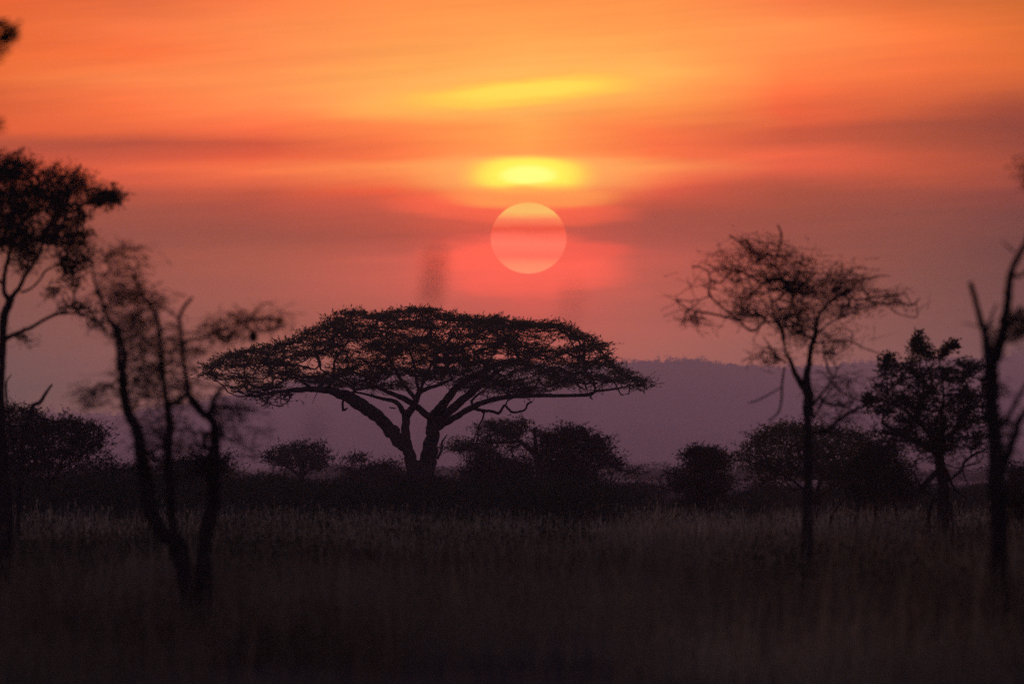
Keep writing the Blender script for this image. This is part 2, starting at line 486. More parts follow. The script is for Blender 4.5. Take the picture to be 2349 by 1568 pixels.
class Tree:
    def __init__(self, name, label, cat, D, X, group=None, bark=M_BARK, leaf=M_LEAF, jitter=1.0, thick=1.0, thin=0.0):
        self.thick = thick
        self.thin = thin
        self.D = D
        self.name = name
        self.root = bpy.data.objects.new(name, None)
        COL.objects.link(self.root)
        b = P(X, HY, D)
        b[2] = 0
        self.base = b
        self.root.location = b
        self.root['label'] = label
        self.root['category'] = cat
        if group:
            self.root['group'] = group
        self.trunk = MB()
        self.br = MB()
        self.cr = MB()
        self.nodes = []
        self.noder = []
        self.bark = bark
        self.leaf = leaf
        self.m = D / F          # metres per picture unit
        self.X = X
        self.jit = jitter
        self.ends = {}

    def limb(self, pts, d0=0.0, d1=0.0, sides=10, wob=0.10):
        """pts: (X, Y, radius) in picture units; d0,d1 depth offsets in metres"""
        pts = [(q[0], q[1], q[2] * self.thick if q[2] < self.thin else q[2]) for q in pts]
        p = spline(pts, 6)
        n = len(p)
        dd = np.linspace(d0, d1, n)
        W = np.array([P(a[0], a[1], self.D + dd[i]) for i, a in enumerate(p)])
        r = np.maximum(p[:, 2], 0.35) * self.m
        nz = rng.normal(size=(n, 3)) * (r * wob)[:, None] * self.jit
        nz[0] = 0
        nz = (nz + np.roll(nz, 1, 0)) * 0.5
        W = W + nz
        r = r * 1.06 * (1 + 0.04 * rng.normal(size=n))
        r = np.maximum(r, 0.3 * self.m)
        self.trunk.tube(W, r, sides)
        self.nodes += list(W)
        self.noder += list(r)
        return W

    def targets(self, poly, N, depth, holes=(), squash=2.0, edge=0.85, gap=None):
        poly = np.asarray(poly, float)
        x0, y0 = poly.min(0)
        x1, y1 = poly.max(0)
        cx = (x0 + x1) / 2
        hw = (x1 - x0) / 2
        got = []
        tries = 0
        while len(got) < N and tries < 40:
            tries += 1
            x = rng.uniform(x0, x1, 4000)
            y = rng.uniform(y0, y1, 4000)
            ok = inside(poly, x, y)
            for hx, hy, rx, ry in holes:
                q = ((x - hx) / rx) ** 2 + ((y - hy) / ry) ** 2
                ok &= (q > 1) | (rng.rand(len(x)) < 0.04)
            if gap:
                gx, gy, thr = gap
                ok &= (fbm(x / gx + 3.7, y / gy + 1.9, 2) > thr) | (rng.rand(len(x)) < 0.03)
            x, y = x[ok], y[ok]
            if not len(x):
                continue
            dmax = depth * np.sqrt(np.clip(1 - ((x - cx) / hw) ** 2, 0.05, 1)) * edge
            d = rng.uniform(-1, 1, len(x)) * dmax
            cand = np.stack([x, y * squash, d / self.m * 0.35], 1)
            if not got:
                got.append(0)
                allc = cand
                G = cand[:1]
                K = [(x[0], y[0], d[0])]
            i = 1
            while i + 6 < len(cand) and len(K) < N:
                c = cand[i:i + 6]
                dist = ((c[:, None, :] - G[None]) ** 2).sum(2).min(1)
                k = int(dist.argmax())
                G = np.vstack([G, c[k:k + 1]])
                K.append((x[i + k], y[i + k], d[i + k]))
                i += 6
            got = K
        return [np.append(P(a, b, self.D + c), 0)[:3] for a, b, c in K]

    def grow(self, T, tip=0.012, rise=0.15, maxr=0.12, seg=4, wig=0.12, vs=1.0):
        """join every target to the skeleton with a crooked branch"""
        T = np.array(T)
        if not len(T):
            return
        base = np.array(self.nodes)
        d = ((T[:, None] - base[None]) ** 2).sum(2).min(1) if len(T) < 3000 else np.zeros(len(T))
        order = np.argsort(d)
        pos = list(self.nodes)
        par = [-1] * len(pos)
        cnt = [0] * len(pos)
        paths = []
        arr = np.zeros((len(pos) + len(T) * (seg + 1), 3))
        n = len(pos)
        arr[:n] = base
        for ti in order:
            t = T[ti]
            dv = arr[:n] - t
            L = np.sqrt((dv ** 2).sum(1))
            Lc = np.sqrt((dv[:, 0] ** 2 + dv[:, 1] ** 2) + (dv[:, 2] * vs) ** 2)
            # prefer joints lying below and inward of the target
            cost = Lc + 0.55 * np.maximum(dv[:, 2], 0) * 1.5
            k = int(cost.argmin())
            a = arr[k]
            Ln = L[k]
            ids = [k]
            prev = k
            sag = rng.normal(size=3) * Ln * wig
            for s in range(1, seg + 1):
                f = s / seg
                p = a * (1 - f) + t * f + sag * math.sin(math.pi * f)
                p[2] -= rise * Ln * math.sin(math.pi * f) * 0.5
                if s < seg:
                    p = p + rng.normal(size=3) * Ln * wig * 0.35
                arr[n] = p
                par.append(prev)
                cnt.append(0)
                prev = n
                ids.append(n)
                n += 1
            q = prev
            while q != -1:
                cnt[q] += 1
                q = par[q]
            paths.append(ids)
        nb = len(base)
        for ids in paths:
            pts = arr[ids]
            r = np.array([min(maxr, tip * max(cnt[i], 1) ** 0.5) for i in ids])
            r[0] = r[1] if len(r) > 1 else r[0]
            if ids[0] < nb:
                r[0] = min(r[1] * 1.15, self.noder[ids[0]] * 1.0)
            self.br.tube(pts, r, 4 if r.max() < 0.05 else 6)
        return T

    def foliage(self, T, sprays, pad, slen, leaves, leafL, leafW, up=0.35, out=0.6, twigw=0.006, flat=1.0):
        """leafy twigs round every target"""
        T = np.array(T)
        n = len(T) * sprays
        C = np.repeat(T, sprays, 0)
        off = rng.normal(size=(n, 3)) * np.array(pad)
        C = C + off
        cen = np.array(self.base)
        rad = C - cen
        rad[:, 2] = 0
        rad /= np.linalg.norm(rad, axis=1)[:, None] + 1e-6
        d = rng.normal(size=(n, 3)) * np.array((1, 1, 0.45)) + rad * out
        d[:, 2] += up
        d /= np.linalg.norm(d, axis=1)[:, None]
        ln = slen * rng.uniform(0.55, 1.3, n)
        p0 = C - d * ln[:, None] * 0.5
        p1 = C + d * ln[:, None] * 0.5
        self.br.twigs(p0, p1, twigw)
        if leaves:
            f = rng.rand(n, leaves)
            c = p0[:, None] + (p1 - p0)[:, None] * f[..., None]
            ax = d[:, None] * 0.8 + rng.normal(size=(n, leaves, 3)) * np.array((0.6, 0.6, 0.6 * flat))
            ax[..., 2] += 0.25
            ax = ax.reshape(-1, 3)
            axn = ax / np.linalg.norm(ax, axis=1)[:, None]
            L = leafL * rng.uniform(0.6, 1.3, len(axn))
            c = c.reshape(-1, 3) + axn * L[:, None] * 0.45
            self.cr.leaves(c, axn, L, leafW * rng.uniform(0.6, 1.3, len(axn)))

    def finish(self):
        if self.trunk.n:
            self.trunk.build('trunk', self.bark, self.root, self.base, smooth=True)
        if self.br.n:
            self.br.build('branches', self.bark, self.root, self.base)
        if self.cr.n:
            self.cr.build('crown', self.leaf, self.root, self.base)
        return self.root


def Z(x0, y0, k):
    """coordinates read off an enlarged crop of the photograph"""
    def f(*pts):
        return [((x0 + p[0] * k) / 1.27768, (y0 + p[1] * k) / 1.27768) + ((p[2] * k / 1.27768,) if len(p) > 2 else ()) for p in pts]
    return f


Z1 = Z(500, 850, 0.41460)
Z2 = Z(1150, 850, 0.41455)
Z3 = Z(0, 420, 0.43365)
Z4 = Z(0, 1000, 0.51020)
Z5 = Z(1900, 600, 0.41460)
Z6 = Z(2100, 1100, 0.41456)
Z7 = Z(2500, 450, 0.41459)
Z8 = Z(200, 800, 0.44643)
Z9 = Z(1200, 1200, 0.29800)
Z10 = Z(1700, 1000, 0.31891)
Z11 = Z(2700, 900, 0.38265)


def tagged(o, label=None, cat=None, kind=None, group=None):
    if label:
        o['label'] = label
    if cat:
        o['category'] = cat
    if kind:
        o['kind'] = kind
    if group:
        o['group'] = group
    return o


# ------------------------------------------------------------------ value noise for terrain
_lat = rng.rand(256, 256)


def vnoise(x, y):
    x = np.asarray(x, float)
    y = np.asarray(y, float)
    xi = np.floor(x).astype(int)
    yi = np.floor(y).astype(int)
    fx = x - xi
    fy = y - yi
    fx = fx * fx * (3 - 2 * fx)
    fy = fy * fy * (3 - 2 * fy)
    g = lambda a, b: _lat[a % 256, b % 256]
    return (g(xi, yi) * (1 - fx) + g(xi + 1, yi) * fx) * (1 - fy) + (g(xi, yi + 1) * (1 - fx) + g(xi + 1, yi + 1) * fx) * fy - 0.5


def fbm(x, y, o=4):
    s = 0
    a = 1.0
    for k in range(o):
        s = s + a * vnoise(x * 2 ** k + 17.3 * k, y * 2 ** k + 5.1 * k)
        a *= 0.5
    return s


def grid(xs, ys, zf):
    gx, gy = np.meshgrid(xs, ys)
    gz = zf(gx, gy)
    n, mm = gx.shape
    V = np.stack([gx, gy, gz], -1).reshape(-1, 3)
    i = np.arange(n - 1)[:, None] * mm
    j = np.arange(mm - 1)[None]
    q = np.stack([i + j, i + j + 1, i + mm + j + 1, i + mm + j], -1).reshape(-1, 4)
    b = MB()
    b.add(V, q)
    return b


# ------------------------------------------------------------------ ground
def ground_z(x, y):
    return 0.10 * fbm(np.asarray(x) / 14.0, np.asarray(y) / 14.0, 3)


xs = np.unique(np.concatenate([np.linspace(-2400, 2400, 41), np.linspace(-60, 60, 81)]))
ys = np.unique(np.concatenate([np.linspace(-150, 420, 191), np.linspace(420, 10300, 60)]))
tagged(grid(xs, ys, ground_z).build('ground', M_SOIL, smooth=True), kind='structure')

# ------------------------------------------------------------------ hills
RIDGE = np.array([(-9000, 1060), (-4000, 1010), (-1500, 1000), (-300, 985), (0, 962), (60, 946), (100, 945), (200, 951), (270, 953), (330, 940), (430, 927), (540, 905), (700, 868), (900, 850), (1100, 842), (1300, 838), (1400, 838), (1440, 831), (1500, 831), (1560, 828), (1600, 829), (1640, 835), (1700, 839), (1790, 846), (1870, 844), (1930, 839), (1990, 838), (2060, 835), (2130, 827), (2250, 827), (2310, 819), (2348, 817), (2700, 800), (3600, 850), (6000, 900), (9000, 1050)], float)
LOWR = np.array([(-9000, 1085), (0, 1078), (400, 1074), (900, 1070), (1300, 1066), (1430, 1060), (1500, 1056), (1560, 1062), (1640, 1063), (1720, 1066), (1900, 1060), (2100, 1052), (2348, 1040), (4000, 1050), (9000, 1080)], float)


def hill(name, prof, Dr, front, back, rough, mat_):
    a = np.linspace(-0.21, 0.21, 900)
    s = np.unique(np.concatenate([np.linspace(0, 1, 46), np.linspace(1, 1.6, 8)]))
    A, S = np.meshgrid(a, s)
    Xp = 1174 + F * A
    elev = (HY - np.interp(Xp, prof[:, 0], prof[:, 1])) / F
    elev = elev + fbm(Xp / 60.0, Xp * 0 + 3.3, 4) * rough / F
    top = CAMH + elev * Dr
    D = np.where(S <= 1, front + (Dr - front) * S, Dr + (back - Dr) * (S - 1) / 0.6)
    h = np.where(S <= 1, S ** 1.35, np.clip(1 - (S - 1) / 0.6, 0, 1))
    z = top * h
    gul = fbm(A * 90 + 9, S * 3.0, 4)
    z = z + gul * top * 0.35 * np.sin(np.pi * np.clip(S, 0, 1)) * (S < 1)
    z = np.where((S <= 0) | (S >= 1.6), -0.5, np.maximum(z, -0.5))
    V = np.stack([A * D, D, z], -1).reshape(-1, 3)
    n, mm = A.shape
    i = np.arange(n - 1)[:, None] * mm
    j = np.arange(mm - 1)[None]
    q = np.stack([i + j, i + j + 1, i + mm + j + 1, i + mm + j], -1).reshape(-1, 4)
    b = MB()
    b.add(V, q)
    tagged(b.build(name, mat_, smooth=True), kind='structure')
    return a, top[0]


ra, rtop = hill('hills', RIDGE, 9000.0, 6200.0, 10200.0, 4.0, M_HILL)
la, ltop = hill('low_hills', LOWR, 4800.0, 4200.0, 5600.0, 5.0, M_HILL)

# trees on the skyline of the hills: too far to count
b = MB()
for _ in range(620):
    a = rng.uniform(-0.075, 0.075)
    Dr = 9000 - abs(rng.normal()) * 60
    z0 = np.interp(a, ra, rtop) - (9000 - Dr) * 0.02
    w = rng.uniform(2.0, 6.0) * (1.5 if rng.rand() < 0.15 else 1)
    h = (rng.uniform(1.5, 5.5) + (4.5 if rng.rand() < 0.15 else 0)) * (1.35 + 1.4 * vnoise(a * 500, 3.0))
    h = max(h, 0.8)
    st = rng.uniform(0.0, 0.6)
    c = np.array((a * Dr, Dr, z0 + st + h * 0.25))
    n = 44
    u = rng.normal(size=(n, 3))
    u /= np.linalg.norm(u, axis=1)[:, None]
    cc = c + u * np.array((w, w, h * 0.5)) * rng.uniform(0.3, 1, (n, 1))
    ax = rng.normal(size=(n, 3)) * (1, 1, 0.4)
    b.leaves(cc, ax, rng.uniform(0.9, 2.0, n), rng.uniform(0.5, 1.2, n))
    b.twigs(np.array([[c[0], c[1], z0 - 1.5]]), np.array([[c[0], c[1], z0 + st + h * 0.5]]), 0.45)
tagged(b.build('skyline_trees', M_FARLEAF), 'tiny trees lining the crest of the distant purple hill', 'trees', 'stuff')

# woods of the plain, one bluish mass between the thicket and the hills
b = MB()
for _ in range(1150):
    D = 1150 + 3000 * rng.rand() ** 1.3
    a = rng.uniform(-0.085, 0.085)
    tall = 1.6 + 2.4 * rng.rand() + (1.2 if D > 2200 else 0)
    tall *= 1 + 0.7 * fbm(a * 60, D / 400.0, 2)
    w = tall * rng.uniform(0.5, 1.1)
    st = tall * rng.uniform(0.25, 0.5)
    c = np.array((a * D, D, (tall + st) / 2))
    n = 110
    u = rng.normal(size=(n, 3))
    u /= np.linalg.norm(u, axis=1)[:, None]
    cc = c + u * np.array((w, w, (tall - st) / 2)) * rng.uniform(0.3, 1, (n, 1)) ** 0.6
    s = 0.16 + D / 12000.0
    b.leaves(cc, rng.normal(size=(n, 3)) * (1, 1, 0.5), rng.uniform(0.8, 1.8, n) * s * 1.6, rng.uniform(0.8, 1.5, n) * s)
    b.twigs(np.array([[c[0], c[1], -0.2]]), np.array([[c[0] + rng.normal() * 0.3, c[1], tall * 0.8]]), 0.10)
tagged(b.build('far_woods', M_FARLEAF), 'hazy woodland covering the plain below the hills', 'woods', 'stuff')


# ------------------------------------------------------------------ main acacia
t = Tree('umbrella_acacia', 'large spreading umbrella acacia with forked trunk, mid plain below the sun', 'tree', MAIN_D, 958)
base_y = 1192
t.limb([(952, base_y, 27), (954, 1120, 26), (955, 1085, 22), (957, 1062, 18)], 0, 0)
# right stem
t.limb([(972, base_y, 26), (977, 1110, 24)] + Z2((240, 1290, 60), (252, 1200, 56), (268, 1100, 52), (282, 1000, 46), (290, 930, 44), (300, 880, 34)), 0, 0.4)
t.limb(Z2((290, 905, 44), (330, 840, 34), (380, 780, 28), (440, 700, 24), (520, 640, 20), (600, 590, 15), (700, 540, 9)), 0.4, -3)
t.limb(Z2((300, 930, 40), (400, 860, 30), (480, 785, 27), (560, 725, 24), (640, 650, 19), (720, 590, 13), (820, 520, 8)), 0.4, 3)
t.limb(Z2((310, 960, 36), (420, 910, 22), (520, 850, 20), (620, 800, 19), (740, 765, 17), (860, 750, 15), (1000, 745, 14), (1200, 745, 12), (1340, 740, 12), (1400, 735, 13), (1445, 712, 9), (1560, 700, 7), (1660, 680, 5), (1770, 660, 3)), 0.4, -2)
t.limb(Z2((1390, 738, 8), (1412, 772, 4)), -1.9, -2.2)
t.limb(Z2((1436, 715, 7), (1430, 680, 7), (1400, 648, 6), (1365, 672, 5), (1372, 700, 4)), -1.9, -1.5)
t.limb(Z2((1430, 690, 7), (1420, 640, 6), (1380, 590, 5), (1300, 585, 4)), -1.9, -1)
t.limb(Z2((560, 830, 12), (640, 850, 11), (700, 855, 10), (752, 868, 10), (790, 815, 8), (820, 840, 8), (850, 862, 8), (930, 848, 7), (955, 805, 7), (985, 790, 5)), 0.3, 1.5)
t.limb(Z2((745, 862, 6), (752, 882, 3)), 0.9, 0.9)
t.limb(Z2((795, 820, 6), (815, 780, 5), (860, 760, 4)), 1, 1.6)
t.limb(Z2((648, 850, 7), (638, 905, 6), (608, 965, 6), (604, 1040, 6), (590, 1085, 7), (600, 1130, 6), (585, 1160, 3)), 0.6, 1)
t.limb(Z2((604, 1010, 5), (580, 1035, 4), (575, 1075, 3), (590, 1095, 3)), 0.9, 1)
t.limb(Z2((604, 1050, 4), (635, 1075, 3), (628, 1120, 3), (600, 1140, 3)), 0.9, 1)
t.limb(Z2((650, 870, 7), (560, 800, 9), (600, 740, 7), (660, 700, 5)), 0.6, 2)
t.limb(Z2((316, 1190, 10), (345, 1130, 8), (350, 1075, 7), (385, 1020, 3)), -0.2, -0.6)
t.limb(Z2((275, 905, 26), (240, 880, 24), (180, 830, 22), (100, 775, 20), (20, 740, 16), (-80, 700, 12), (-200, 640, 8)), 0.4, -3)
t.limb(Z2((246, 975, 9), (236, 968, 4)), 0.3, 0.2)
# left stem
t.limb([(944, base_y, 24), (944, 1120, 22)] + Z2((150, 1290, 46), (125, 1190, 44), (105, 1110, 38), (93, 1010, 30), (92, 930, 29), (95, 880, 28)), 0, -0.3)
t.limb(Z2((90, 1110, 36), (50, 1075, 42), (0, 990, 42)) + Z1((1560, 1000, 44), (1480, 905, 42), (1400, 848, 44), (1310, 790, 46), (1220, 738, 36), (1100, 705, 26), (990, 700, 20), (880, 705, 17), (740, 722, 12), (600, 745, 8), (480, 752, 5)), -0.2, 2)
t.limb(Z1((1228, 760, 10), (1215, 800, 8), (1222, 845, 9), (1252, 832, 4)), 0.8, 0.6)
t.limb(Z1((1222, 845, 7), (1208, 852, 3)), 0.7, 0.7)
t.limb(Z1((1420, 870, 14), (1350, 800, 16), (1260, 760, 14), (1300, 700, 12), (1200, 640, 9), (1060, 560, 6)), 0, 3)
t.limb(Z2((94, 890, 26), (60, 830, 18), (15, 785, 15), (-60, 770, 12), (-150, 745, 9), (-260, 720, 7)), -0.3, 2.5)
t.limb(Z2((96, 890, 26), (140, 835, 24), (168, 780, 20), (185, 730, 18), (240, 695, 14), (330, 668, 11), (430, 620, 8)), -0.3, -3.5)
t.limb(Z2((165, 770, 16), (110, 705, 13), (60, 640, 12), (20, 560, 10), (-30, 470, 7)), -0.5, 2.5)
t.limb(Z2((190, 725, 12), (170, 640, 10), (150, 520, 8), (120, 420, 6)), -0.6, -1)
t.limb(Z2((180, 745, 12), (240, 600, 10), (300, 480, 8), (380, 380, 5)), -0.6, 3)
t.limb(Z1((1000, 700, 12), (920, 640, 9), (820, 600, 7), (700, 570, 5)), 1, -3)
t.limb(Z1((1100, 705, 12), (1150, 620, 10), (1160, 500, 8), (1230, 400, 6)), 1, -2)
for s in ((610, 745, 800, 820, 0.9), (860, 730, 780, 810, 1.1), (700, 755, 640, 820, 1.0)):
    t.limb(Z1((s[0], s[1], 6), ((s[0] + s[2]) / 2, s[3] - 15, 4), (s[2], s[3], 3)), s[4], s[4])
t.limb(Z1((1590, 835, 5), (1545, 828, 4)), 0, 0)
t.limb(Z1((1040, 712, 3), (1000, 800, 1.5)), 1, 1)
CROWN = [(452, 858), (500, 828), (560, 803), (640, 790), (692, 778), (700, 768), (745, 748), (795, 716), (830, 716), (868, 728), (905, 714), (960, 712), (1010, 716), (1045, 732), (1070, 728), (1100, 740), (1135, 728), (1190, 742), (1235, 746), (1270, 740), (1318, 764), (1355, 778), (1388, 800), (1380, 822), (1405, 838), (1436, 862), (1480, 872), (1484, 892), (1440, 886), (1380, 872), (1330, 862), (1290, 890), (1200, 902), (1120, 896), (1040, 880), (970, 872), (915, 886), (860, 892), (770, 888), (700, 878), (640, 890), (560, 902), (525, 905), (545, 882), (520, 868), (455, 862)]
HOLES = [(948, 764, 34, 9), (905, 783, 16, 8), (885, 800, 14, 6), (735, 828, 38, 9), (700, 835, 18, 8), (668, 830, 14, 7), (900, 868, 46, 7), (620, 868, 42, 9), (580, 856, 36, 7), (1160, 790, 20, 5), (1015, 815, 22, 6), (1130, 760, 16, 6), (1255, 760, 16, 7), (1060, 880, 18, 9), (990, 878, 22, 10), (1150, 868, 20, 6), (1235, 836, 36, 7), (1310, 850, 34, 7), (1215, 866, 36, 8), (1040, 780, 12, 5), (1095, 800, 14, 5), (830, 770, 12, 4), (775, 778, 14, 4), (1190, 885, 50, 5), (860, 835, 14, 6), (925, 830, 16, 7), (1280, 800, 15, 5), (1205, 770, 10, 5), (1350, 850, 40, 4)]
T1 = t.targets(CROWN, 640, 8.0, HOLES, squash=2.6, gap=(30, 8, 0.0))
t.grow(T1, tip=0.014, maxr=0.11, vs=2.6)
t.foliage(T1, 13, (0.30, 0.40, 0.07), 0.52, 10, 0.15, 0.028, up=0.12, out=0.7, twigw=0.009, flat=0.45)
# spiky shoots along the upper edge
TOPE = [(470, 848), (530, 814), (600, 796), (690, 772), (700, 764), (742, 744), (792, 713), (830, 713), (868, 726), (905, 711), (960, 707), (1010, 713), (1045, 730), (1070, 725), (1100, 738), (1135, 724), (1190, 739), (1235, 744), (1270, 737), (1318, 761), (1355, 775), (1380, 797), (1388, 822), (1430, 850), (1484, 880)]
e = np.array(TOPE, float)
qx = np.linspace(470, 1480, 150)
qy = np.interp(qx, e[:, 0], e[:, 1]) + rng.uniform(0, 8, 150)
T2 = [P(a, c, MAIN_D + rng.uniform(-1, 1) * 5) for a, c in zip(qx, qy)]
t.grow(T2, tip=0.012, maxr=0.03)
t.foliage(T2, 6, (0.22, 0.3, 0.05), 0.42, 10, 0.15, 0.035, up=0.3, out=0.6, twigw=0.009)
# lacy low outer twigs
for poly, n in (([(1000, 870), (1090, 905), (1240, 900), (1300, 880), (1200, 860)], 34), ([(560, 890), (600, 930), (680, 925), (670, 895)], 22), ([(1290, 845), (1340, 900), (1400, 885), (1380, 850)], 24)):
    tt = t.targets(poly, n, 3.0)
    t.grow(tt, tip=0.011, maxr=0.03)
    t.foliage(tt, 5, (0.3, 0.3, 0.1), 0.5, 3, 0.13, 0.04, twigw=0.010)
t.finish()


# ------------------------------------------------------------------ helper for bushes and small trees
def dome(X, top, hw, bot, flat=0.6, n=22, rough=0.2, lean=0.0):
    pts = []
    for i in range(n):
        a = math.pi * i / (n - 1)
        x = -math.cos(a)
        y = math.sin(a) ** flat
        k = 1 + rng.uniform(-rough, rough)
        pts.append((X + x * hw * k + lean * y * hw, bot - (bot - top) * y * k))
    for i in range(5):
        pts.append((X + hw * (0.8 - 0.4 * i), bot + rng.uniform(-1, 1) * (bot - top) * 0.12))
    return pts


def small_tree(name, label, cat, D, X, crown, N, stems, leaf=M_LEAF, bark=M_DARKBARK, sprays=7, depth=None, holes=(), group=None, lscale=1.0, pad=None, up=0.3, leaves=9, squash=1.6, extra=None, maxr=0.06, twig=0.010, shoots=True, gap=(13, 8, -0.04)):
    t = Tree(name, label, cat, D, X, group, bark, leaf)
    for s in stems:
        t.limb(s, rng.uniform(-0.2, 0.2), rng.uniform(-1, 1))
    p = np.array(crown, float)
    w = (p[:, 0].max() - p[:, 0].min()) / 2 * t.m
    depth = depth or w * 0.9
    T = t.targets(crown, N, depth, holes, squash=squash, gap=gap)
    t.grow(T, tip=0.009 * lscale, maxr=maxr)
    pd = pad or (0.30 * lscale, 0.30 * lscale, 0.12 * lscale)
    t.foliage(T, sprays, pd, 0.46 * lscale, leaves, 0.12 * lscale, 0.034 * lscale, up=up, twigw=twig * lscale)
    c = np.array(crown, float)
    lim = c[:, 1].min() + (c[:, 1].max() - c[:, 1].min()) * 0.62
    E = []
    for i in range(len(c)):
        a, b2 = c[i], c[(i + 1) % len(c)]
        for k in range(max(1, int(np.hypot(*(b2 - a)) / 5))):
            q = a + (b2 - a) * rng.rand()
            if q[1] < lim:
                q = q + (q - c.mean(0)) * rng.uniform(-0.08, 0.10)
                E.append(P(q[0], q[1], D + rng.uniform(-1, 1) * depth * 0.4))
    if E and shoots:
        t.grow(E, tip=0.008 * lscale, maxr=0.02)
        t.foliage(E, 3, (0.10 * lscale, 0.2, 0.08 * lscale), 0.68 * lscale, 7, 0.11 * lscale, 0.03 * lscale, up=0.6, out=0.5, twigw=twig * lscale)
    if extra:
        for poly, n, spr, lv in extra:
            TT = t.targets(poly, n, depth * 0.6, squash=squash)
            t.grow(TT, tip=0.008 * lscale, maxr=0.03)
            t.foliage(TT, spr, (pd[0], pd[1], pd[2]), 0.45 * lscale, lv, 0.12 * lscale, 0.04 * lscale, up=up, twigw=twig * lscale)
    return t.finish()


def fan(X, Yb, Yt, spread, n, r=2.2, skew=0.0):
    """stems rising from one foot and spreading"""
    out = []
    for i in range(n):
        k = (i / (n - 1) - 0.5) * 2 if n > 1 else 0.0
        xe = X + (k + rng.uniform(-.15, .15)) * spread + skew
        ym = Yb - (Yb - Yt) * rng.uniform(0.35, 0.5)
        out.append([(X + k * r, Yb, r), (X + k * spread * 0.25, ym, r * 0.75), (X + k * spread * 0.62 + skew * .5, (ym + Yt) / 2, r * 0.5), (xe, Yt, r * 0.28)])
    return out


# ------------------------------------------------------------------ right: small umbrella thorn behind the slender tree
small_tree('umbrella_thorn', 'broad low umbrella thorn with thin forking stems, behind slender leafless tree at right', 'tree', 235, 1874,
           Z6((165, 580), (215, 520), (300, 440), (400, 385), (520, 365), (600, 360), (700, 380), (820, 395), (930, 410), (1030, 425), (1080, 490), (1180, 560), (1200, 640), (1100, 700), (960, 720), (860, 760), (760, 770), (640, 730), (520, 700), (400, 690), (300, 650), (200, 630)), 230,
           [Z6((715, 1120, 22), (712, 1000, 20), (715, 860, 18), (720, 780, 14), (740, 700, 8)),
            Z6((712, 960, 16), (670, 850, 12), (600, 790, 9), (500, 720, 7), (400, 670, 4)),
            Z6((600, 800, 7), (520, 800, 5), (440, 760, 4), (330, 690, 3)),
            Z6((715, 880, 12), (760, 830, 9), (830, 790, 7), (900, 720, 5)),
            Z6((690, 880, 10), (650, 760, 8), (600, 680, 6), (560, 600, 4)),
            Z6((540, 800, 5), (500, 760, 5), (470, 700, 4), (440, 650, 3))],
           sprays=8, lscale=0.92, depth=3.4, holes=[Z6((690, 560))[0] + (5, 4), Z6((600, 660))[0] + (8, 3)],
           extra=[(Z6((190, 690), (300, 780), (440, 720), (420, 680), (250, 650)), 22, 4, 3)])

# dark mass of a second crown behind, on slender stems
small_tree('thorn_tree', 'dark thorn tree on several thin stems, between low umbrella thorn and bushy tree', 'tree', 190, 1990,
           Z6((960, 640), (1060, 560), (1120, 500), (1200, 480), (1260, 520), (1260, 600), (1330, 700), (1400, 760), (1400, 850), (1250, 880), (1100, 860), (960, 850), (880, 780)), 130,
           [Z6((975, 1225, 17), (975, 1060, 12), (1000, 900, 8), (1020, 780, 6)), Z6((1125, 1235, 16), (1120, 1080, 12), (1120, 940, 9), (1110, 800, 6)),
            Z6((1262, 1230, 16), (1275, 1080, 12), (1270, 940, 9), (1260, 800, 6)), Z6((1085, 1225, 12), (1060, 1040, 7), (1040, 900, 6), (1060, 800, 4)),
            Z6((840, 1225, 13), (800, 1050, 10), (860, 920, 6), (960, 820, 4))],
           leaf=M_DARKLEAF, sprays=8, lscale=0.75, depth=2.0, extra=[(Z6((1260, 700), (1400, 720), (1480, 780), (1440, 860), (1300, 840)), 24, 4, 3)])

# ------------------------------------------------------------------ right: bushy dark tree
t = Tree('bushy_tree', 'leafy dark tree with pointed top and bare crossing limbs below, beside the leaning dead tree', 'tree', 170, 2152, None, M_DARKBARK, M_DARKLEAF)
t.limb(Z6((1600, 1310, 54), (1598, 1180, 48), (1600, 1000, 42), (1600, 860, 40), (1600, 740, 38), (1580, 640, 38), (1570, 560, 32), (1580, 480, 20), (1600, 380, 14), (1580, 250, 10)), 0, 0.3)
t.limb(Z6((1520, 1280, 18), (1505, 1100, 15), (1500, 960, 13), (1540, 860, 14)), 0.3, 0)
t.limb(Z6((1690, 1290, 14), (1680, 1120, 12), (1650, 940, 12), (1610, 820, 14)), -0.3, 0)
t.limb(Z6((1560, 680, 22), (1500, 735, 20), (1450, 790, 18), (1400, 860, 12), (1360, 940, 7)), 0, -0.8)
t.limb(Z6((1450, 800, 12), (1420, 750, 7), (1395, 690, 5), (1330, 665, 4), (1300, 680, 3)), -0.5, -0.2)
t.limb(Z6((1395, 690, 4), (1370, 655, 3), (1400, 640, 2)), -0.3, -0.2)
t.limb(Z6((1455, 805, 8), (1540, 860, 6), (1600, 930, 4)), -0.5, 0.2)
t.limb(Z6((1620, 660, 13), (1650, 740, 11), (1680, 800, 8), (1760, 870, 5)), 0.1, 0.6)
t.limb(Z6((1650, 735, 9), (1735, 660, 9), (1745, 620, 11), (1800, 570, 9), (1900, 520, 6)), 0.1, 0.9)
t.limb(Z6((1738, 668, 6), (1755, 730, 5), (1780, 770, 4)), 0.4, 0.5)
t.limb(Z6((1580, 520, 20), (1500, 420, 15), (1400, 300, 10), (1260, 200, 6)), 0.1, -0.8)
t.limb(Z6((1590, 480, 18), (1680, 380, 13), (1780, 250, 9), (1850, 150, 5)), 0.1, 0.8)
t.limb(Z6((1570, 560, 15), (1450, 500, 10), (1300, 430, 7), (1150, 400, 4)), 0.1, -0.5)
t.limb(Z6((1580, 300, 10), (1600, 150, 8), (1590, 0, 6), (1560, -180, 4)), 0.2, -0.2)
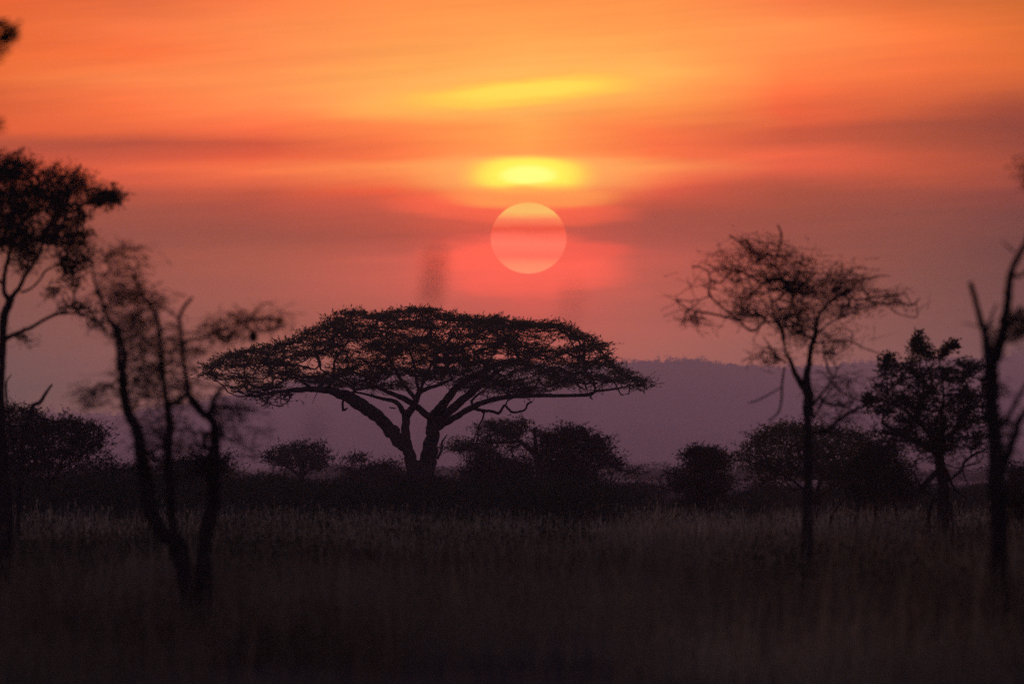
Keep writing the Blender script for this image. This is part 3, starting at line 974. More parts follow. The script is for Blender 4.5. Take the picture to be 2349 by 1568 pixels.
BUSHY = [(1992, 928), (2000, 890), (2012, 850), (2030, 822), (2042, 808), (2052, 830), (2090, 838), (2092, 800), (2100, 775), (2108, 760), (2116, 785), (2138, 800), (2150, 815), (2162, 845), (2200, 830), (2240, 828), (2262, 850), (2272, 900), (2278, 960), (2270, 1010), (2240, 1030), (2190, 1028), (2150, 1045), (2110, 1030), (2060, 1012), (2010, 990), (2030, 962), (2000, 950)]
hb = [Z11((140, 590))[0] + (10, 8), Z11((240, 615))[0] + (8, 9), Z11((400, 570))[0] + (24, 17), Z11((130, 750))[0] + (9, 7), Z11((225, 895))[0] + (9, 8), Z11((430, 780))[0] + (18, 5), Z11((440, 920))[0] + (18, 9), Z11((195, 440))[0] + (14, 12), (2040, 905, 13, 8), (2052, 1000, 10, 6), (2075, 855, 11, 7), Z11((70, 680))[0] + (7, 6), Z11((330, 950))[0] + (10, 5)]
T = t.targets(BUSHY, 430, 1.9, hb, squash=1.1, gap=(14, 10, 0.05))
t.grow(T, tip=0.006, maxr=0.05)
t.foliage(T, 8, (0.095, 0.12, 0.06), 0.21, 10, 0.06, 0.023, up=0.2, out=0.2, twigw=0.004)
for tip_ in (((2100, 800), (2108, 765)), ((2160, 820), (2176, 792)), ((2176, 792), (2192, 794)), ((2020, 850), (2042, 812)), ((2000, 905), (1985, 925))):
    tt = [P(tip_[0][0] * (1 - f) + tip_[1][0] * f, tip_[0][1] * (1 - f) + tip_[1][1] * f, 170 + rng.uniform(-.5, .5)) for f in np.linspace(0.1, 1, 7)]
    t.grow(tt, tip=0.006, maxr=0.02)
    t.foliage(tt, 5, (0.05, 0.05, 0.05), 0.16, 9, 0.08, 0.04, up=0.2, twigw=0.004)
tt = t.targets([(2060, 1020), (2120, 1040), (2180, 1030), (2270, 1010), (2260, 1060), (2190, 1075), (2090, 1070)], 46, 1.5)
t.grow(tt, tip=0.005, maxr=0.02)
t.foliage(tt, 5, (0.1, 0.1, 0.08), 0.24, 1, 0.06, 0.02, up=-0.3, twigw=0.005)
tt = t.targets([(2080, 1120), (2200, 1120), (2230, 1250), (2060, 1250)], 26, 1.2)
t.grow(tt, tip=0.006, maxr=0.02)
t.foliage(tt, 5, (0.1, 0.1, 0.12), 0.3, 2, 0.07, 0.025, up=0.5, twigw=0.005)
t.finish()

# ------------------------------------------------------------------ right: slender almost leafless tree
t = Tree('slender_thorn_tree', 'slender near leafless tree on a tall thin trunk with wide lacy top, right of centre', 'tree', 117, 1853, None, M_DARKBARK, M_DRYLEAF, thick=0.72, thin=3.6)
t.limb([(1855, 1352, 13), (1853, 1260, 13), (1852, 1180, 12)] + Z6((645, 700, 28), (645, 500, 27), (640, 350, 26), (645, 260, 25)) + Z5((1130, 1480, 38), (1130, 1350, 36), (1115, 1230, 30), (1135, 1120, 20), (1150, 1000, 17), (1175, 930, 18), (1188, 830, 15), (1230, 740, 11), (1300, 680, 9), (1380, 610, 7), (1440, 560, 5)), 0, 0.5)
t.limb(Z5((1120, 1330, 26), (1070, 1250, 22), (1030, 1180, 18), (1000, 1100, 14), (965, 1030, 11), (950, 930, 12), (930, 850, 15), (890, 790, 11), (870, 700, 9), (850, 620, 6), (820, 540, 4)), 0.1, -0.5)
t.limb(Z5((935, 840, 13), (860, 825, 9), (800, 845, 9), (740, 890, 10), (690, 870, 10), (640, 820, 10), (560, 795, 10), (450, 770, 10), (330, 750, 9), (260, 725, 8), (200, 670, 6), (190, 640, 3)), -0.3, -1)
t.limb(Z5((640, 815, 8), (540, 740, 9), (470, 680, 9), (430, 620, 9), (435, 520, 8), (410, 460, 7), (310, 430, 5)), -0.8, -0.4)
t.limb(Z5((430, 480, 6), (520, 455, 7), (620, 465, 8), (720, 510, 9), (820, 560, 8)), -0.5, 0.2)
t.limb(Z5((1165, 950, 12), (1110, 920, 10), (1070, 850, 10), (1040, 770, 9), (1020, 680, 9), (990, 590, 9), (930, 540, 8), (830, 520, 6)), 0.2, 0.8)
t.limb(Z5((990, 590, 8), (900, 440, 8), (900, 380, 8), (925, 300, 8), (940, 220, 9), (915, 145, 8)), 0.6, 0.1)
t.limb(Z5((780, 400, 5), (700, 310, 6), (640, 260, 7), (575, 215, 6)), 0, -0.3)
t.limb(Z5((1240, 730, 9), (1340, 640, 9), (1440, 665, 8), (1560, 660, 8), (1680, 640, 6), (1790, 630, 5), (1830, 585, 3)), 0.2, -0.6)
t.limb(Z5((1500, 665, 6), (1620, 690, 6), (1760, 695, 6), (1860, 710, 7), (1915, 660, 5)), 0, -0.3)
t.limb(Z5((1890, 690, 5), (1895, 790, 5), (1800, 780, 5), (1740, 755, 5), (1700, 705, 3)), -0.3, 0)
t.limb(Z5((1860, 700, 5), (1820, 640, 4), (1800, 620, 3)), -0.3, 0)
t.limb(Z5((1450, 560, 5), (1550, 520, 5), (1620, 505, 5), (1710, 500, 4)), 0.5, 0.9)
t.limb(Z5((1480, 600, 4), (1550, 600, 4), (1630, 590, 3)), 0.5, 0.9)
t.limb(Z5((1190, 910, 9), (1290, 830, 8), (1380, 790, 7), (1440, 760, 6), (1530, 730, 4)), 0.2, 1)
t.limb(Z5((1170, 980, 9), (1260, 970, 8), (1360, 960, 7), (1440, 970, 7), (1520, 1010, 6), (1620, 1045, 5), (1680, 1050, 3)), 0.2, 0.8)
t.limb(Z5((1430, 965, 6), (1440, 900, 6), (1380, 875, 4), (1340, 870, 3)), 0.5, 0.6)
t.limb(Z5((975, 1120, 10), (900, 1060, 8), (850, 990, 7), (810, 930, 4)), 0, -0.5)
t.limb(Z5((930, 1090, 7), (870, 1050, 6), (810, 1030, 3)), 0, -0.5)
t.limb(Z5((960, 1150, 9), (945, 1250, 10), (940, 1370, 10), (920, 1460, 9), (850, 1530, 6)), -0.3, -0.8)
t.limb(Z5((935, 1290, 6), (850, 1340, 7), (770, 1380, 7), (705, 1400, 5)), -0.5, -1)
t.limb(Z5((1140, 1430, 13), (1210, 1350, 11), (1290, 1250, 9), (1340, 1150, 6), (1370, 1130, 4)), 0, 0.8)
t.limb(Z5((1290, 1250, 8), (1360, 1320, 8), (1460, 1370, 7), (1560, 1420, 5)), 0.4, 1)
t.limb(Z5((1290, 1250, 6), (1240, 1190, 7), (1180, 1170, 7)), 0.4, 0.2)
t.limb(Z6((655, 420, 12), (700, 400, 9), (790, 390, 12), (850, 320, 12), (960, 250, 12), (1080, 190, 10), (1200, 130, 5)), 0, 1.2)
t.limb(Z6((960, 260, 8), (1080, 255, 7), (1200, 240, 5)), 0.7, 1.2)
t.limb(Z6((655, 330, 8), (740, 210, 7), (820, 60, 6)), 0.2, -0.5)
t.limb([(1853, 1255, 9), (1842, 1250, 7), (1838, 1243, 4)], 0, -0.2)
for poly, n, sp, lv in ((Z5((620, 280), (760, 200), (900, 250), (1010, 300), (1100, 380), (700, 400)), 24, 3, 2),
                        (Z5((1500, 560), (1700, 600), (1880, 640), (1880, 720), (1500, 720)), 24, 3, 1), (Z5((200, 420), (430, 420), (450, 700), (300, 800), (180, 700)), 8, 3, 1),
                        (Z5((1260, 460), (1330, 400), (1480, 420), (1560, 500), (1500, 640), (1300, 640)), 22, 4, 2), (Z5((400, 440), (540, 350), (680, 270), (800, 300), (900, 400), (1060, 320), (1130, 400), (1220, 420), (1260, 500), (1420, 420), (1540, 500), (1500, 580), (1400, 640), (1250, 650), (1100, 640), (900, 600), (780, 560), (600, 550), (500, 520)), 120, 4, 2),
                        (Z5((850, 480), (1000, 440), (1150, 500), (1320, 560), (1280, 660), (1100, 640), (900, 590), (820, 540)), 50, 4, 3),
                        (Z5((560, 680), (700, 710), (800, 780), (760, 820), (640, 770)), 26, 5, 7),
                        (Z5((840, 640), (1000, 700), (1200, 700), (1180, 860), (1050, 950), (900, 820)), 60, 5, 2),
                        (Z5((1250, 680), (1500, 690), (1540, 760), (1300, 820)), 22, 4, 1), (Z5((250, 750), (400, 790), (380, 840), (240, 830)), 10, 4, 1),
                        (Z5((1180, 880), (1470, 900), (1400, 1040), (1200, 1080)), 26, 4, 1), (Z5((1180, 1200), (1500, 1200), (1450, 1560), (1180, 1560)), 44, 4, 1),
                        (Z5((760, 1020), (960, 1000), (950, 1120), (800, 1120)), 14, 4, 2), (Z5((560, 560), (760, 590), (720, 700), (600, 680)), 14, 4, 1)):
    tt = t.targets(poly, n, 1.6, squash=1.2)
    t.grow(tt, tip=0.0045, maxr=0.022, wig=0.11)
    t.foliage(tt, sp, (0.14, 0.14, 0.07), 0.40, min(lv, 2), 0.045, 0.013, up=0.35, out=0.7, twigw=0.0058)
t.finish()

# ------------------------------------------------------------------ right edge: leaning dead tree
t = Tree('dead_tree', 'dead leaning tree with forked black trunk and broken stub, at right edge of frame', 'tree', 71, 2296, None, M_DARKBARK, M_DRYLEAF)
t.limb([(2296, 1525, 21), (2294, 1400, 20), (2291, 1250, 20), (2288, 1150, 19)] + Z11((545, 900, 60), (540, 700, 58), (535, 560, 57), (540, 430, 56), (580, 330, 44), (620, 210, 38), (635, 100, 35), (660, -50, 33), (672, -180, 29), (690, -280, 25), (760, -420, 22), (800, -500, 20), (900, -800, 16), (1100, -1300, 10), (1150, -1700, 4)), 0, -0.5)
t.limb(Z11((520, 460, 38), (500, 330, 34), (488, 210, 30), (460, 120, 25), (420, -20, 22), (385, -150, 20), (375, -185, 17)), 0.1, 0.3)
t.limb(Z11((500, 190, 16), (530, 90, 12), (560, 10, 8), (575, -30, 5)), 0.2, 0.5)
t.limb(Z11((455, 150, 7), (400, 140, 5), (350, 125, 4), (300, 130, 2)), 0.2, 0)
t.limb(Z7((1130, 690, 9), (1090, 655, 5), (1045, 610, 2)), -0.3, -0.5)
t.limb(Z7((1120, 840, 16), (1160, 870, 12), (1206, 845, 10), (1300, 780, 8)), -0.2, -0.5)
t.limb(Z11((570, 1380, 36), (650, 1150, 32), (710, 1000, 30), (740, 880, 28), (790, 810, 24), (900, 700, 18)), 0, 0.6)
t.limb(Z11((580, 960, 20), (680, 800, 17), (760, 660, 15), (850, 520, 11)), 0.1, -0.4)
t.limb(Z11((640, 260, 12), (700, 220, 9), (760, 190, 7), (850, 150, 5)), -0.2, 0.4)
t.limb(Z11((1020, -1100, 9), (900, -1000, 6), (810, -1010, 3)), -0.6, -0.8)
for poly, n, lv in ((Z11((670, 60), (800, 40), (820, 180), (720, 250), (670, 200)), 36, 5), (Z11((520, 160), (600, 160), (590, 350), (520, 330)), 18, 2), (Z11((560, 560), (660, 620), (640, 660), (580, 640)), 6, 3), (Z11((580, 780), (700, 850), (660, 1150), (580, 1150)), 26, 3), (Z7((1150, 90), (1240, 80), (1240, 260), (1190, 240)), 6, 5), ([(2300, 1130), (2360, 1110), (2380, 1180), (2310, 1190)], 24, 4)):
    tt = t.targets(poly, n, 0.7, squash=1.0)
    t.grow(tt, tip=0.003, maxr=0.012)
    t.foliage(tt, 4, (0.05, 0.05, 0.04), 0.14, lv, 0.04, 0.016, up=0.1, twigw=0.003)
t.finish()

# ------------------------------------------------------------------ left edge tree
t = Tree('leafy_acacia', 'tall acacia with thick leafy crown and low side limb, cut by left edge of frame', 'tree', 112, 12, None, M_DARKBARK, M_DARKLEAF)
t.limb([(14, 1368, 21), (12, 1280, 21), (8, 1180, 20), (2, 1080, 19), (-2, 980, 15)] + Z3((10, 1568, 24), (15, 1400, 28), (20, 1300, 26), (25, 1180, 30), (50, 1110, 28), (68, 1065, 26), (85, 1030, 18), (130, 975, 15), (165, 900, 14), (215, 830, 12), (265, 740, 11), (300, 650, 10), (340, 540, 9), (380, 440, 7), (420, 330, 5)), 0, 0.5)
t.limb(Z3((65, 1070, 18), (30, 1010, 16), (25, 940, 15), (40, 840, 14), (65, 740, 13), (75, 640, 11), (90, 500, 8), (110, 350, 5)), 0, -0.6)
t.limb(Z3((20, 1340, 16), (60, 1305, 14), (130, 1275, 12), (210, 1245, 12), (290, 1195, 10), (380, 1155, 10), (470, 1145, 7), (560, 1150, 6), (650, 1140, 5), (720, 1120, 3)), 0, -0.8)
t.limb(Z3((380, 1155, 6), (400, 1120, 5), (440, 1100, 3), (500, 1080, 2)), -0.4, 0)
t.limb(Z3((145, 1005, 8), (210, 980, 7), (270, 920, 7), (310, 860, 7), (380, 830, 6), (470, 835, 5), (560, 850, 4), (640, 800, 3)), 0, 0.8)
t.limb(Z3((30, 960, 8), (-30, 900, 10), (-80, 760, 9), (-150, 600, 7)), 0, 0.5)
t.limb(Z3((75, 660, 9), (30, 680, 8), (-40, 720, 6)), -0.4, 0)
t.limb(Z3((290, 680, 7), (380, 650, 6), (470, 620, 5), (560, 605, 4)), 0.2, 0.7)
t.limb(Z3((380, 440, 6), (480, 420, 6), (600, 400, 6), (720, 370, 5), (800, 355, 4), (825, 420, 3), (850, 450, 2)), 0.4, -0.2)
LC = Z3((-300, 160), (-200, 120), (-80, 180), (0, 200), (60, 170), (130, 110), (180, 170), (260, 200), (300, 210), (360, 165), (450, 160), (500, 190), (600, 230), (612, 280), (560, 360), (560, 430), (440, 470), (420, 560), (340, 620), (250, 680), (100, 700), (0, 690), (-200, 720), (-350, 500))
hol = [Z3((60, 290))[0] + (30, 9), Z3((150, 290))[0] + (16, 9), Z3((230, 250))[0] + (9, 12), Z3((330, 250))[0] + (8, 8), Z3((370, 385))[0] + (10, 7), Z3((300, 450))[0] + (12, 14), Z3((200, 400))[0] + (10, 8), Z3((545, 340))[0] + (10, 14), Z3((30, 230))[0] + (18, 10), Z3((230, 520))[0] + (16, 8), Z3((310, 500))[0] + (11, 10), Z3((160, 560))[0] + (12, 6), Z3((30, 640))[0] + (14, 6)]
tt = t.targets(LC, 380, 2.6, hol, squash=1.2, gap=(18, 12, 0.03))
t.grow(tt, tip=0.005, maxr=0.035)
t.foliage(tt, 7, (0.11, 0.13, 0.07), 0.28, 6, 0.055, 0.017, up=0.6, out=0.2, twigw=0.0045)
for poly, n, sp, lv in ((Z3((600, 390), (660, 330), (740, 320), (820, 350), (740, 400), (640, 430)), 34, 5, 6), (Z3((430, 450), (560, 450), (600, 520), (460, 540)), 14, 4, 3), (Z3((360, 560), (480, 540), (600, 600), (580, 680), (400, 700), (330, 660)), 44, 5, 4),
                        (Z3((380, 720), (620, 720), (600, 860), (380, 860)), 38, 4, 3), (Z3((80, 690), (280, 680), (200, 860), (80, 860)), 34, 4, 2), (Z3((400, 870), (600, 880), (540, 980), (430, 940)), 14, 4, 2),
                        (Z3((-100, 100), (100, 80), (190, 160), (60, 220), (-100, 220)), 26, 5, 5), (Z3((300, 990), (400, 980), (360, 1030)), 6, 4, 4), (Z3((420, 1080), (620, 1060), (640, 1130), (440, 1130)), 18, 4, 2), (Z3((560, 1160), (700, 1170), (720, 1280), (620, 1240)), 12, 3, 1), (Z3((100, 1300), (200, 1310), (180, 1370)), 7, 4, 2)):
    tt = t.targets(poly, int(n * 1.35), 1.6, squash=1.1)
    t.grow(tt, tip=0.0045, maxr=0.018, wig=0.18)
    t.foliage(tt, sp, (0.09, 0.1, 0.05), 0.2, lv, 0.055, 0.022, up=0.2, twigw=0.0035)
t.finish()

# an overhanging branch of a tree that stands outside the picture, upper left
t = Tree('overhanging_tree', 'tree beyond left edge, its blurred leafy branch tip in upper left corner', 'tree', 58, -190, None, M_DARKBARK, M_DARKLEAF)
t.limb([(-190, 1614, 30), (-196, 1300, 27), (-185, 900, 22), (-170, 600, 17), (-150, 350, 12), (-90, 180, 7), (-30, 110, 4), (8, 82, 2)], 0, 0.5)
t.limb([(-160, 480, 9), (-100, 380, 6), (-40, 310, 4), (-4, 288, 2)], 0.2, 0.2)
tt = t.targets([(-60, 60), (0, 45), (22, 60), (34, 85), (12, 122), (-40, 130)], 26, 0.3, squash=1)
t.grow(tt, tip=0.002, maxr=0.01)
t.foliage(tt, 5, (0.03, 0.03, 0.03), 0.08, 9, 0.035, 0.018, twigw=0.002)
tt = t.targets([(-60, 270), (-4, 272), (3, 290), (-4, 308), (-50, 310)], 12, 0.2, squash=1)
t.grow(tt, tip=0.002, maxr=0.01)
t.foliage(tt, 5, (0.02, 0.02, 0.02), 0.07, 9, 0.035, 0.018, twigw=0.002)
t.finish()

# ------------------------------------------------------------------ left: blurred tree of several stems
t = Tree('many_stemmed_tree', 'blurred tree of several thin leaning stems with ragged foliage, left of big acacia', 'tree', 86, 448, None, M_DARKBARK, M_DRYLEAF, thick=1.22, thin=40)
t.limb([(428, 1445, 17), (428, 1360, 16), (420, 1300, 16), (402, 1240, 16)] + Z4((940, 1110, 30), (880, 1010, 34), (850, 880, 33), (830, 740, 33), (805, 600, 30), (785, 500, 26), (740, 420, 24), (715, 300, 23), (700, 160, 20)) + Z8((370, 560, 17), (350, 440, 13), (310, 350, 12), (270, 310, 12), (235, 230, 11), (200, 130, 10), (170, 40, 8), (150, -60, 6), (140, -160, 5)), 0, 0.4)
t.limb(Z8((335, 640, 15), (325, 500, 11), (305, 380, 10), (262, 290, 8)), -0.2, 0)
t.limb([(405, 1255, 12)] + Z4((1000, 1090, 22), (980, 960, 21), (975, 800, 20), (965, 640, 20), (975, 480, 18), (960, 380, 16)) + Z8((645, 850, 16), (625, 700, 13), (610, 540, 11), (600, 400, 10), (590, 320, 10), (545, 220, 9), (500, 160, 8), (450, 60, 6), (420, -30, 4)), 0, -0.6)
t.limb([(468, 1445, 16), (468, 1380, 16), (468, 1300, 16)] + Z4((1170, 1190, 30), (1195, 1060, 34), (1225, 940, 30), (1225, 800, 30), (1225, 680, 28), (1235, 560, 24), (1225, 460, 20), (1150, 400, 18), (1090, 320, 15)) + Z8((780, 750, 14), (765, 650, 11), (750, 540, 10), (745, 440, 10), (730, 330, 10), (740, 260, 9), (770, 210, 9), (815, 160, 7)), 0, 0.5)
t.limb(Z8((725, 300, 6), (690, 270, 6), (655, 240, 4)), 0.4, 0.6)
t.limb(Z8((870, 880, 14), (780, 800, 15), (700, 850, 14), (655, 870, 12)), 0.2, -0.2)
t.limb(Z8((930, 920, 14), (960, 820, 13), (1000, 760, 10), (1060, 700, 7)), 0.2, 0.8)
t.limb(Z8((950, 1180, 14), (900, 1130, 13), (890, 1070, 11), (905, 1050, 8)), 0.2, -0.2)
t.limb(Z8((750, 450, 7), (850, 430, 7), (960, 400, 6), (1060, 350, 6), (1150, 330, 5), (1300, 290, 5), (1400, 310, 4)), 0.3, -0.2)
t.limb(Z8((1160, 330, 5), (1200, 380, 5), (1215, 410, 5)), 0.1, 0.1)
t.limb(Z8((1150, 330, 5), (1230, 250, 5), (1290, 200, 4), (1350, 195, 3)), 0.1, 0.1)
t.limb(Z8((1100, 340, 4), (1130, 260, 4), (1085, 200, 3)), 0.1, 0)
t.limb(Z8((980, 400, 4), (900, 330, 4), (840, 360, 3)), 0.1, 0)
t.limb(Z8((345, 690, 7), (230, 760, 6), (140, 800, 5), (60, 830, 3)), 0, -0.6)
t.limb(Z8((1260, 320, 4), (1370, 370, 4), (1440, 330, 2)), 0.1, -0.2)
t.limb(Z8((950, 860, 9), (1050, 880, 9), (1160, 890, 6), (1240, 900, 4)), 0.4, 0.8)
for poly, n, sp, lv in ((Z8((230, 80), (450, 40), (620, 200), (640, 420), (820, 480), (840, 1250), (420, 1250), (390, 600), (280, 380)), 230, 4, 3), (Z8((220, 80), (330, 70), (430, 40), (500, 130), (460, 180), (300, 180), (230, 150)), 40, 5, 4),
                        (Z3((640, 680), (840, 650), (960, 760), (1000, 860), (900, 900), (740, 900), (650, 800)), 44, 5, 3),
                        (Z8((260, 150), (480, 180), (560, 280), (500, 400), (380, 430), (280, 300)), 66, 4, 4),
                        (Z8((560, 120), (640, 140), (600, 220), (540, 200)), 16, 4, 6),
                        (Z8((380, 400), (600, 420), (600, 660), (400, 640)), 56, 5, 3), (Z8((400, 680), (600, 700), (560, 790), (420, 800)), 26, 5, 6),
                        (Z8((600, 420), (860, 430), (830, 740), (640, 860), (600, 640)), 80, 4, 3), (Z8((760, 450), (900, 480), (880, 540), (770, 540)), 18, 4, 5),
                        (Z8((30, 770), (180, 720), (310, 660), (340, 820), (100, 900), (60, 850)), 46, 4, 3), (Z8((850, 380), (1000, 280), (1180, 270), (1400, 260), (1450, 330), (1300, 370), (1100, 420), (900, 460)), 80, 5, 2),
                        (Z8((920, 800), (1060, 820), (1240, 860), (1230, 960), (1060, 950), (920, 900)), 44, 4, 4), (Z8((990, 960), (1280, 1000), (1240, 1240), (1180, 1180), (1040, 1080)), 36, 4, 2),
                        (Z8((460, 950), (640, 950), (640, 1250), (480, 1250)), 50, 5, 3), (Z8((680, 940), (900, 940), (880, 1180), (700, 1200)), 30, 4, 2), (Z8((800, 1080), (1020, 1100), (1000, 1330), (820, 1300)), 40, 4, 3),
                        (Z4((480, 700), (640, 690), (560, 760)), 3, 3, 2), (Z8((180, 280), (280, 300), (260, 400), (200, 400)), 14, 4, 1), (Z8((580, 300), (720, 330), (720, 440), (600, 440)), 14, 4, 2),
                        (Z8((800, 1180), (1060, 1200), (1000, 1340), (840, 1320)), 24, 5, 4)):
    tt = t.targets(poly, max(3, int(n * 0.62)), 1.2, squash=1.1)
    t.grow(tt, tip=0.0036, maxr=0.016, wig=0.2)
    t.foliage(tt, max(2, sp - 2), (0.11, 0.10, 0.05), 0.34, min(lv, 2), 0.05, 0.016, up=0.2, out=0.5, twigw=0.0055)
t.finish()

# dark ball of dry grass hanging in that tree
b = MB()
c = P(*Z8((1214, 415))[0], 86.0)
u = rng.normal(size=(900, 3))
u /= np.linalg.norm(u, axis=1)[:, None]
s_ = np.array((0.045, 0.045, 0.062))
b.leaves(u * s_ * rng.uniform(0.75, 1.02, (900, 1)), np.cross(u, rng.normal(size=(900, 3))), 0.035, 0.008)
th = np.linspace(0, np.pi, 9)
b.tube(np.stack([0 * th, 0 * th, -np.cos(th) * 0.052], 1), 0.036 * np.sin(th) + 0.001, 10)
nest = tagged(b.build('bird_nest', M_DRYLEAF), 'small dark round nest on thin branch above left end of big acacia', 'nest')
nest.location = c

# ------------------------------------------------------------------ middle distance trees and bushes
small_tree('wind_bent_tree', 'crooked tree with level tufted boughs reaching left, below right side of the big acacia', 'tree', 345, 1233,
           Z9((690, 170), (760, 140), (860, 130), (940, 115), (1020, 140), (1080, 190), (1060, 270), (960, 300), (820, 320), (740, 310), (690, 260)), 90,
           [Z9((1275, 760, 40), (1272, 600, 36), (1262, 500, 36), (1240, 430, 34), (1160, 370, 22), (1080, 310, 18), (1000, 320, 15), (900, 320, 12), (820, 325, 10), (740, 320, 8)),
            Z9((1235, 470, 20), (1240, 380, 18), (1232, 280, 16), (1230, 185, 16)),
            Z9((1238, 270, 9), (1270, 255, 7), (1290, 275, 4)), Z9((1230, 215, 10), (1205, 195, 7)),
            Z9((1080, 250, 9), (1100, 190, 8), (1120, 130, 6)), Z9((1060, 310, 9), (1090, 230, 8), (1100, 200, 6)),
            Z9((870, 330, 9), (850, 370, 8), (780, 390, 7), (740, 380, 4)),
            Z9((1100, 330, 9), (1010, 380, 8), (1020, 460, 7), (1080, 540, 6), (1130, 580, 3)),
            Z9((740, 330, 8), (680, 380, 7), (600, 400, 6), (500, 380, 5), (420, 380, 3))],
           leaf=M_LEAF, sprays=6, lscale=0.9, depth=2.0, pad=(0.26, 0.26, 0.09),
           extra=[(Z9((1040, 110), (1090, 95), (1160, 115), (1150, 145), (1090, 150)), 14, 5, 8), (Z9((400, 390), (440, 340), (530, 300), (640, 320), (640, 390), (560, 410), (460, 405)), 42, 6, 7),
                  (Z9((680, 340), (740, 350), (760, 450), (700, 460)), 24, 5, 8), (Z9((960, 340), (1030, 350), (1020, 390), (980, 390)), 10, 5, 8), (Z9((1200, 180), (1250, 185), (1250, 230), (1200, 230)), 8, 4, 6),
                  (Z9((1100, 300), (1180, 330), (1200, 420), (1120, 340)), 12, 4, 6)], maxr=0.07)
small_tree('thorn_bush', 'big round dark thorn bush with wispy sprays to its right, right of the wind-bent tree', 'bush', 330, 1325,
           Z9((1290, 330), (1310, 230), (1400, 260), (1480, 230), (1540, 180), (1600, 200), (1690, 210), (1760, 260), (1830, 300), (1890, 330), (1880, 400), (1800, 430), (1700, 480), (1690, 640), (1620, 740), (1500, 760), (1400, 700), (1390, 560), (1310, 500), (1270, 420)), 240,
           fan(1330, 1188, 1020, 36, 6, 3.2) + [Z9((1640, 820, 12), (1760, 680, 9), (1850, 580, 7), (1960, 520, 5)), Z9((1780, 360, 8), (1870, 300, 7), (1950, 260, 6))],
           leaf=M_DARKLEAF, sprays=8, lscale=1.0, depth=3.0,
           extra=[(Z9((1740, 500), (1860, 440), (1980, 440), (2100, 520), (2080, 570), (1900, 560), (1780, 580)), 60, 6, 5), (Z9((2100, 590), (2280, 600), (2260, 640), (2120, 630)), 12, 5, 4), (Z9((1700, 560), (1860, 560), (1800, 700), (1700, 720)), 26, 5, 3),
                  (Z9((1780, 320), (1950, 250), (1960, 270), (1900, 400), (1800, 400)), 22, 6, 5), (Z9((1300, 480), (1420, 500), (1420, 700), (1310, 640)), 18, 5, 4)])
small_tree('low_bush', 'low rounded brownish bush under the right boughs of the big acacia', 'bush', 318, 1150,
           Z9((630, 480), (650, 420), (740, 400), (860, 420), (960, 480), (1080, 560), (1180, 600), (1240, 700), (1200, 860), (700, 860), (560, 780), (640, 650), (650, 560)), 200,
           fan(1150, 1186, 1085, 42, 5, 2.0), leaf=M_DRYLEAF, sprays=8, lscale=1.05, depth=3.0,
           extra=[(Z9((1040, 400), (1200, 430), (1240, 560), (1120, 560), (1020, 470)), 30, 5, 1), (Z9((590, 620), (680, 600), (700, 700), (600, 680)), 14, 5, 3)])
small_tree('scrub_bush', 'wide low grey-green bush hiding the foot of the big acacia trunk', 'bush', 312, 955,
           dome(950, 1092, 92, 1165, 0.55), 170, fan(950, 1190, 1120, 60, 6, 2.0), leaf=M_DRYLEAF, sprays=8, lscale=1.05, depth=1.8)
small_tree('flat_topped_thorn', 'small flat-topped thorn tree standing alone left of the big acacia trunk', 'tree', 392, 690,
           Z1((670, 1160), (720, 1150), (760, 1110), (860, 1100), (950, 1090), (1030, 1110), (1090, 1130), (1090, 1220), (1020, 1260), (940, 1240), (860, 1260), (780, 1220), (690, 1230)), 110,
           [Z1((920, 1400, 24), (925, 1320, 22), (930, 1270, 18), (930, 1190, 10)), Z1((925, 1320, 14), (860, 1270, 9), (780, 1220, 5), (700, 1180, 3)), Z1((930, 1310, 12), (990, 1260, 8), (1050, 1200, 5))], sprays=7, lscale=1.1, depth=2.4, leaf=M_DARKLEAF)
small_tree('upright_shrub', 'small upright tufted shrub between the flat-topped thorn and the big acacia trunk', 'bush', 372, 812,
           Z1((1230, 1260), (1240, 1200), (1260, 1175), (1320, 1160), (1360, 1180), (1350, 1240), (1340, 1300), (1360, 1400), (1200, 1400)), 70, fan(815, 1175, 1060, 12, 3, 2.2), sprays=7, lscale=0.9, leaf=M_DARKLEAF)
small_tree('windswept_shrub', 'low shrub with top swept flat to the right, just left of the big acacia trunk', 'bush', 368, 868,
           Z1((1350, 1330), (1380, 1260), (1440, 1235), (1580, 1215), (1590, 1240), (1570, 1280), (1640, 1300), (1650, 1400), (1380, 1400)), 100, fan(868, 1176, 1080, 26, 4, 2.0), sprays=7, lscale=0.95, leaf=M_DARKLEAF)
small_tree('spreading_thorn', 'dark spreading thorn tree on thin splayed stems, beside the tall acacia at left edge', 'tree', 238, 82,
           Z4((0, 420), (60, 380), (160, 400), (240, 440), (290, 480), (400, 440), (460, 480), (560, 490), (580, 580), (500, 640), (420, 680), (340, 720), (220, 740), (100, 740), (0, 760), (-60, 600)), 250,
           [Z4((205, 1060, 14), (195, 980, 12), (150, 860, 9), (120, 760, 7), (100, 640, 4)), Z4((208, 1050, 13), (235, 940, 11), (270, 840, 10), (330, 760, 8), (370, 640, 5)),
            Z4((265, 850, 8), (280, 780, 7), (270, 700, 5), (250, 620, 3)), Z4((235, 900, 7), (200, 800, 6), (195, 720, 5), (230, 640, 3)), Z4((120, 800, 5), (80, 760, 4), (70, 700, 3)), Z4((330, 740, 6), (430, 680, 5), (520, 600, 3))],
           leaf=M_DARKLEAF, sprays=8, lscale=0.85, depth=2.8, holes=[Z4((350, 570))[0] + (6, 4), Z4((90, 740))[0] + (8, 5)],
           extra=[(Z4((430, 460), (580, 480), (600, 580), (520, 660), (440, 700)), 40, 5, 3), (Z4((50, 700), (350, 720), (330, 800), (80, 820)), 30, 4, 1)])
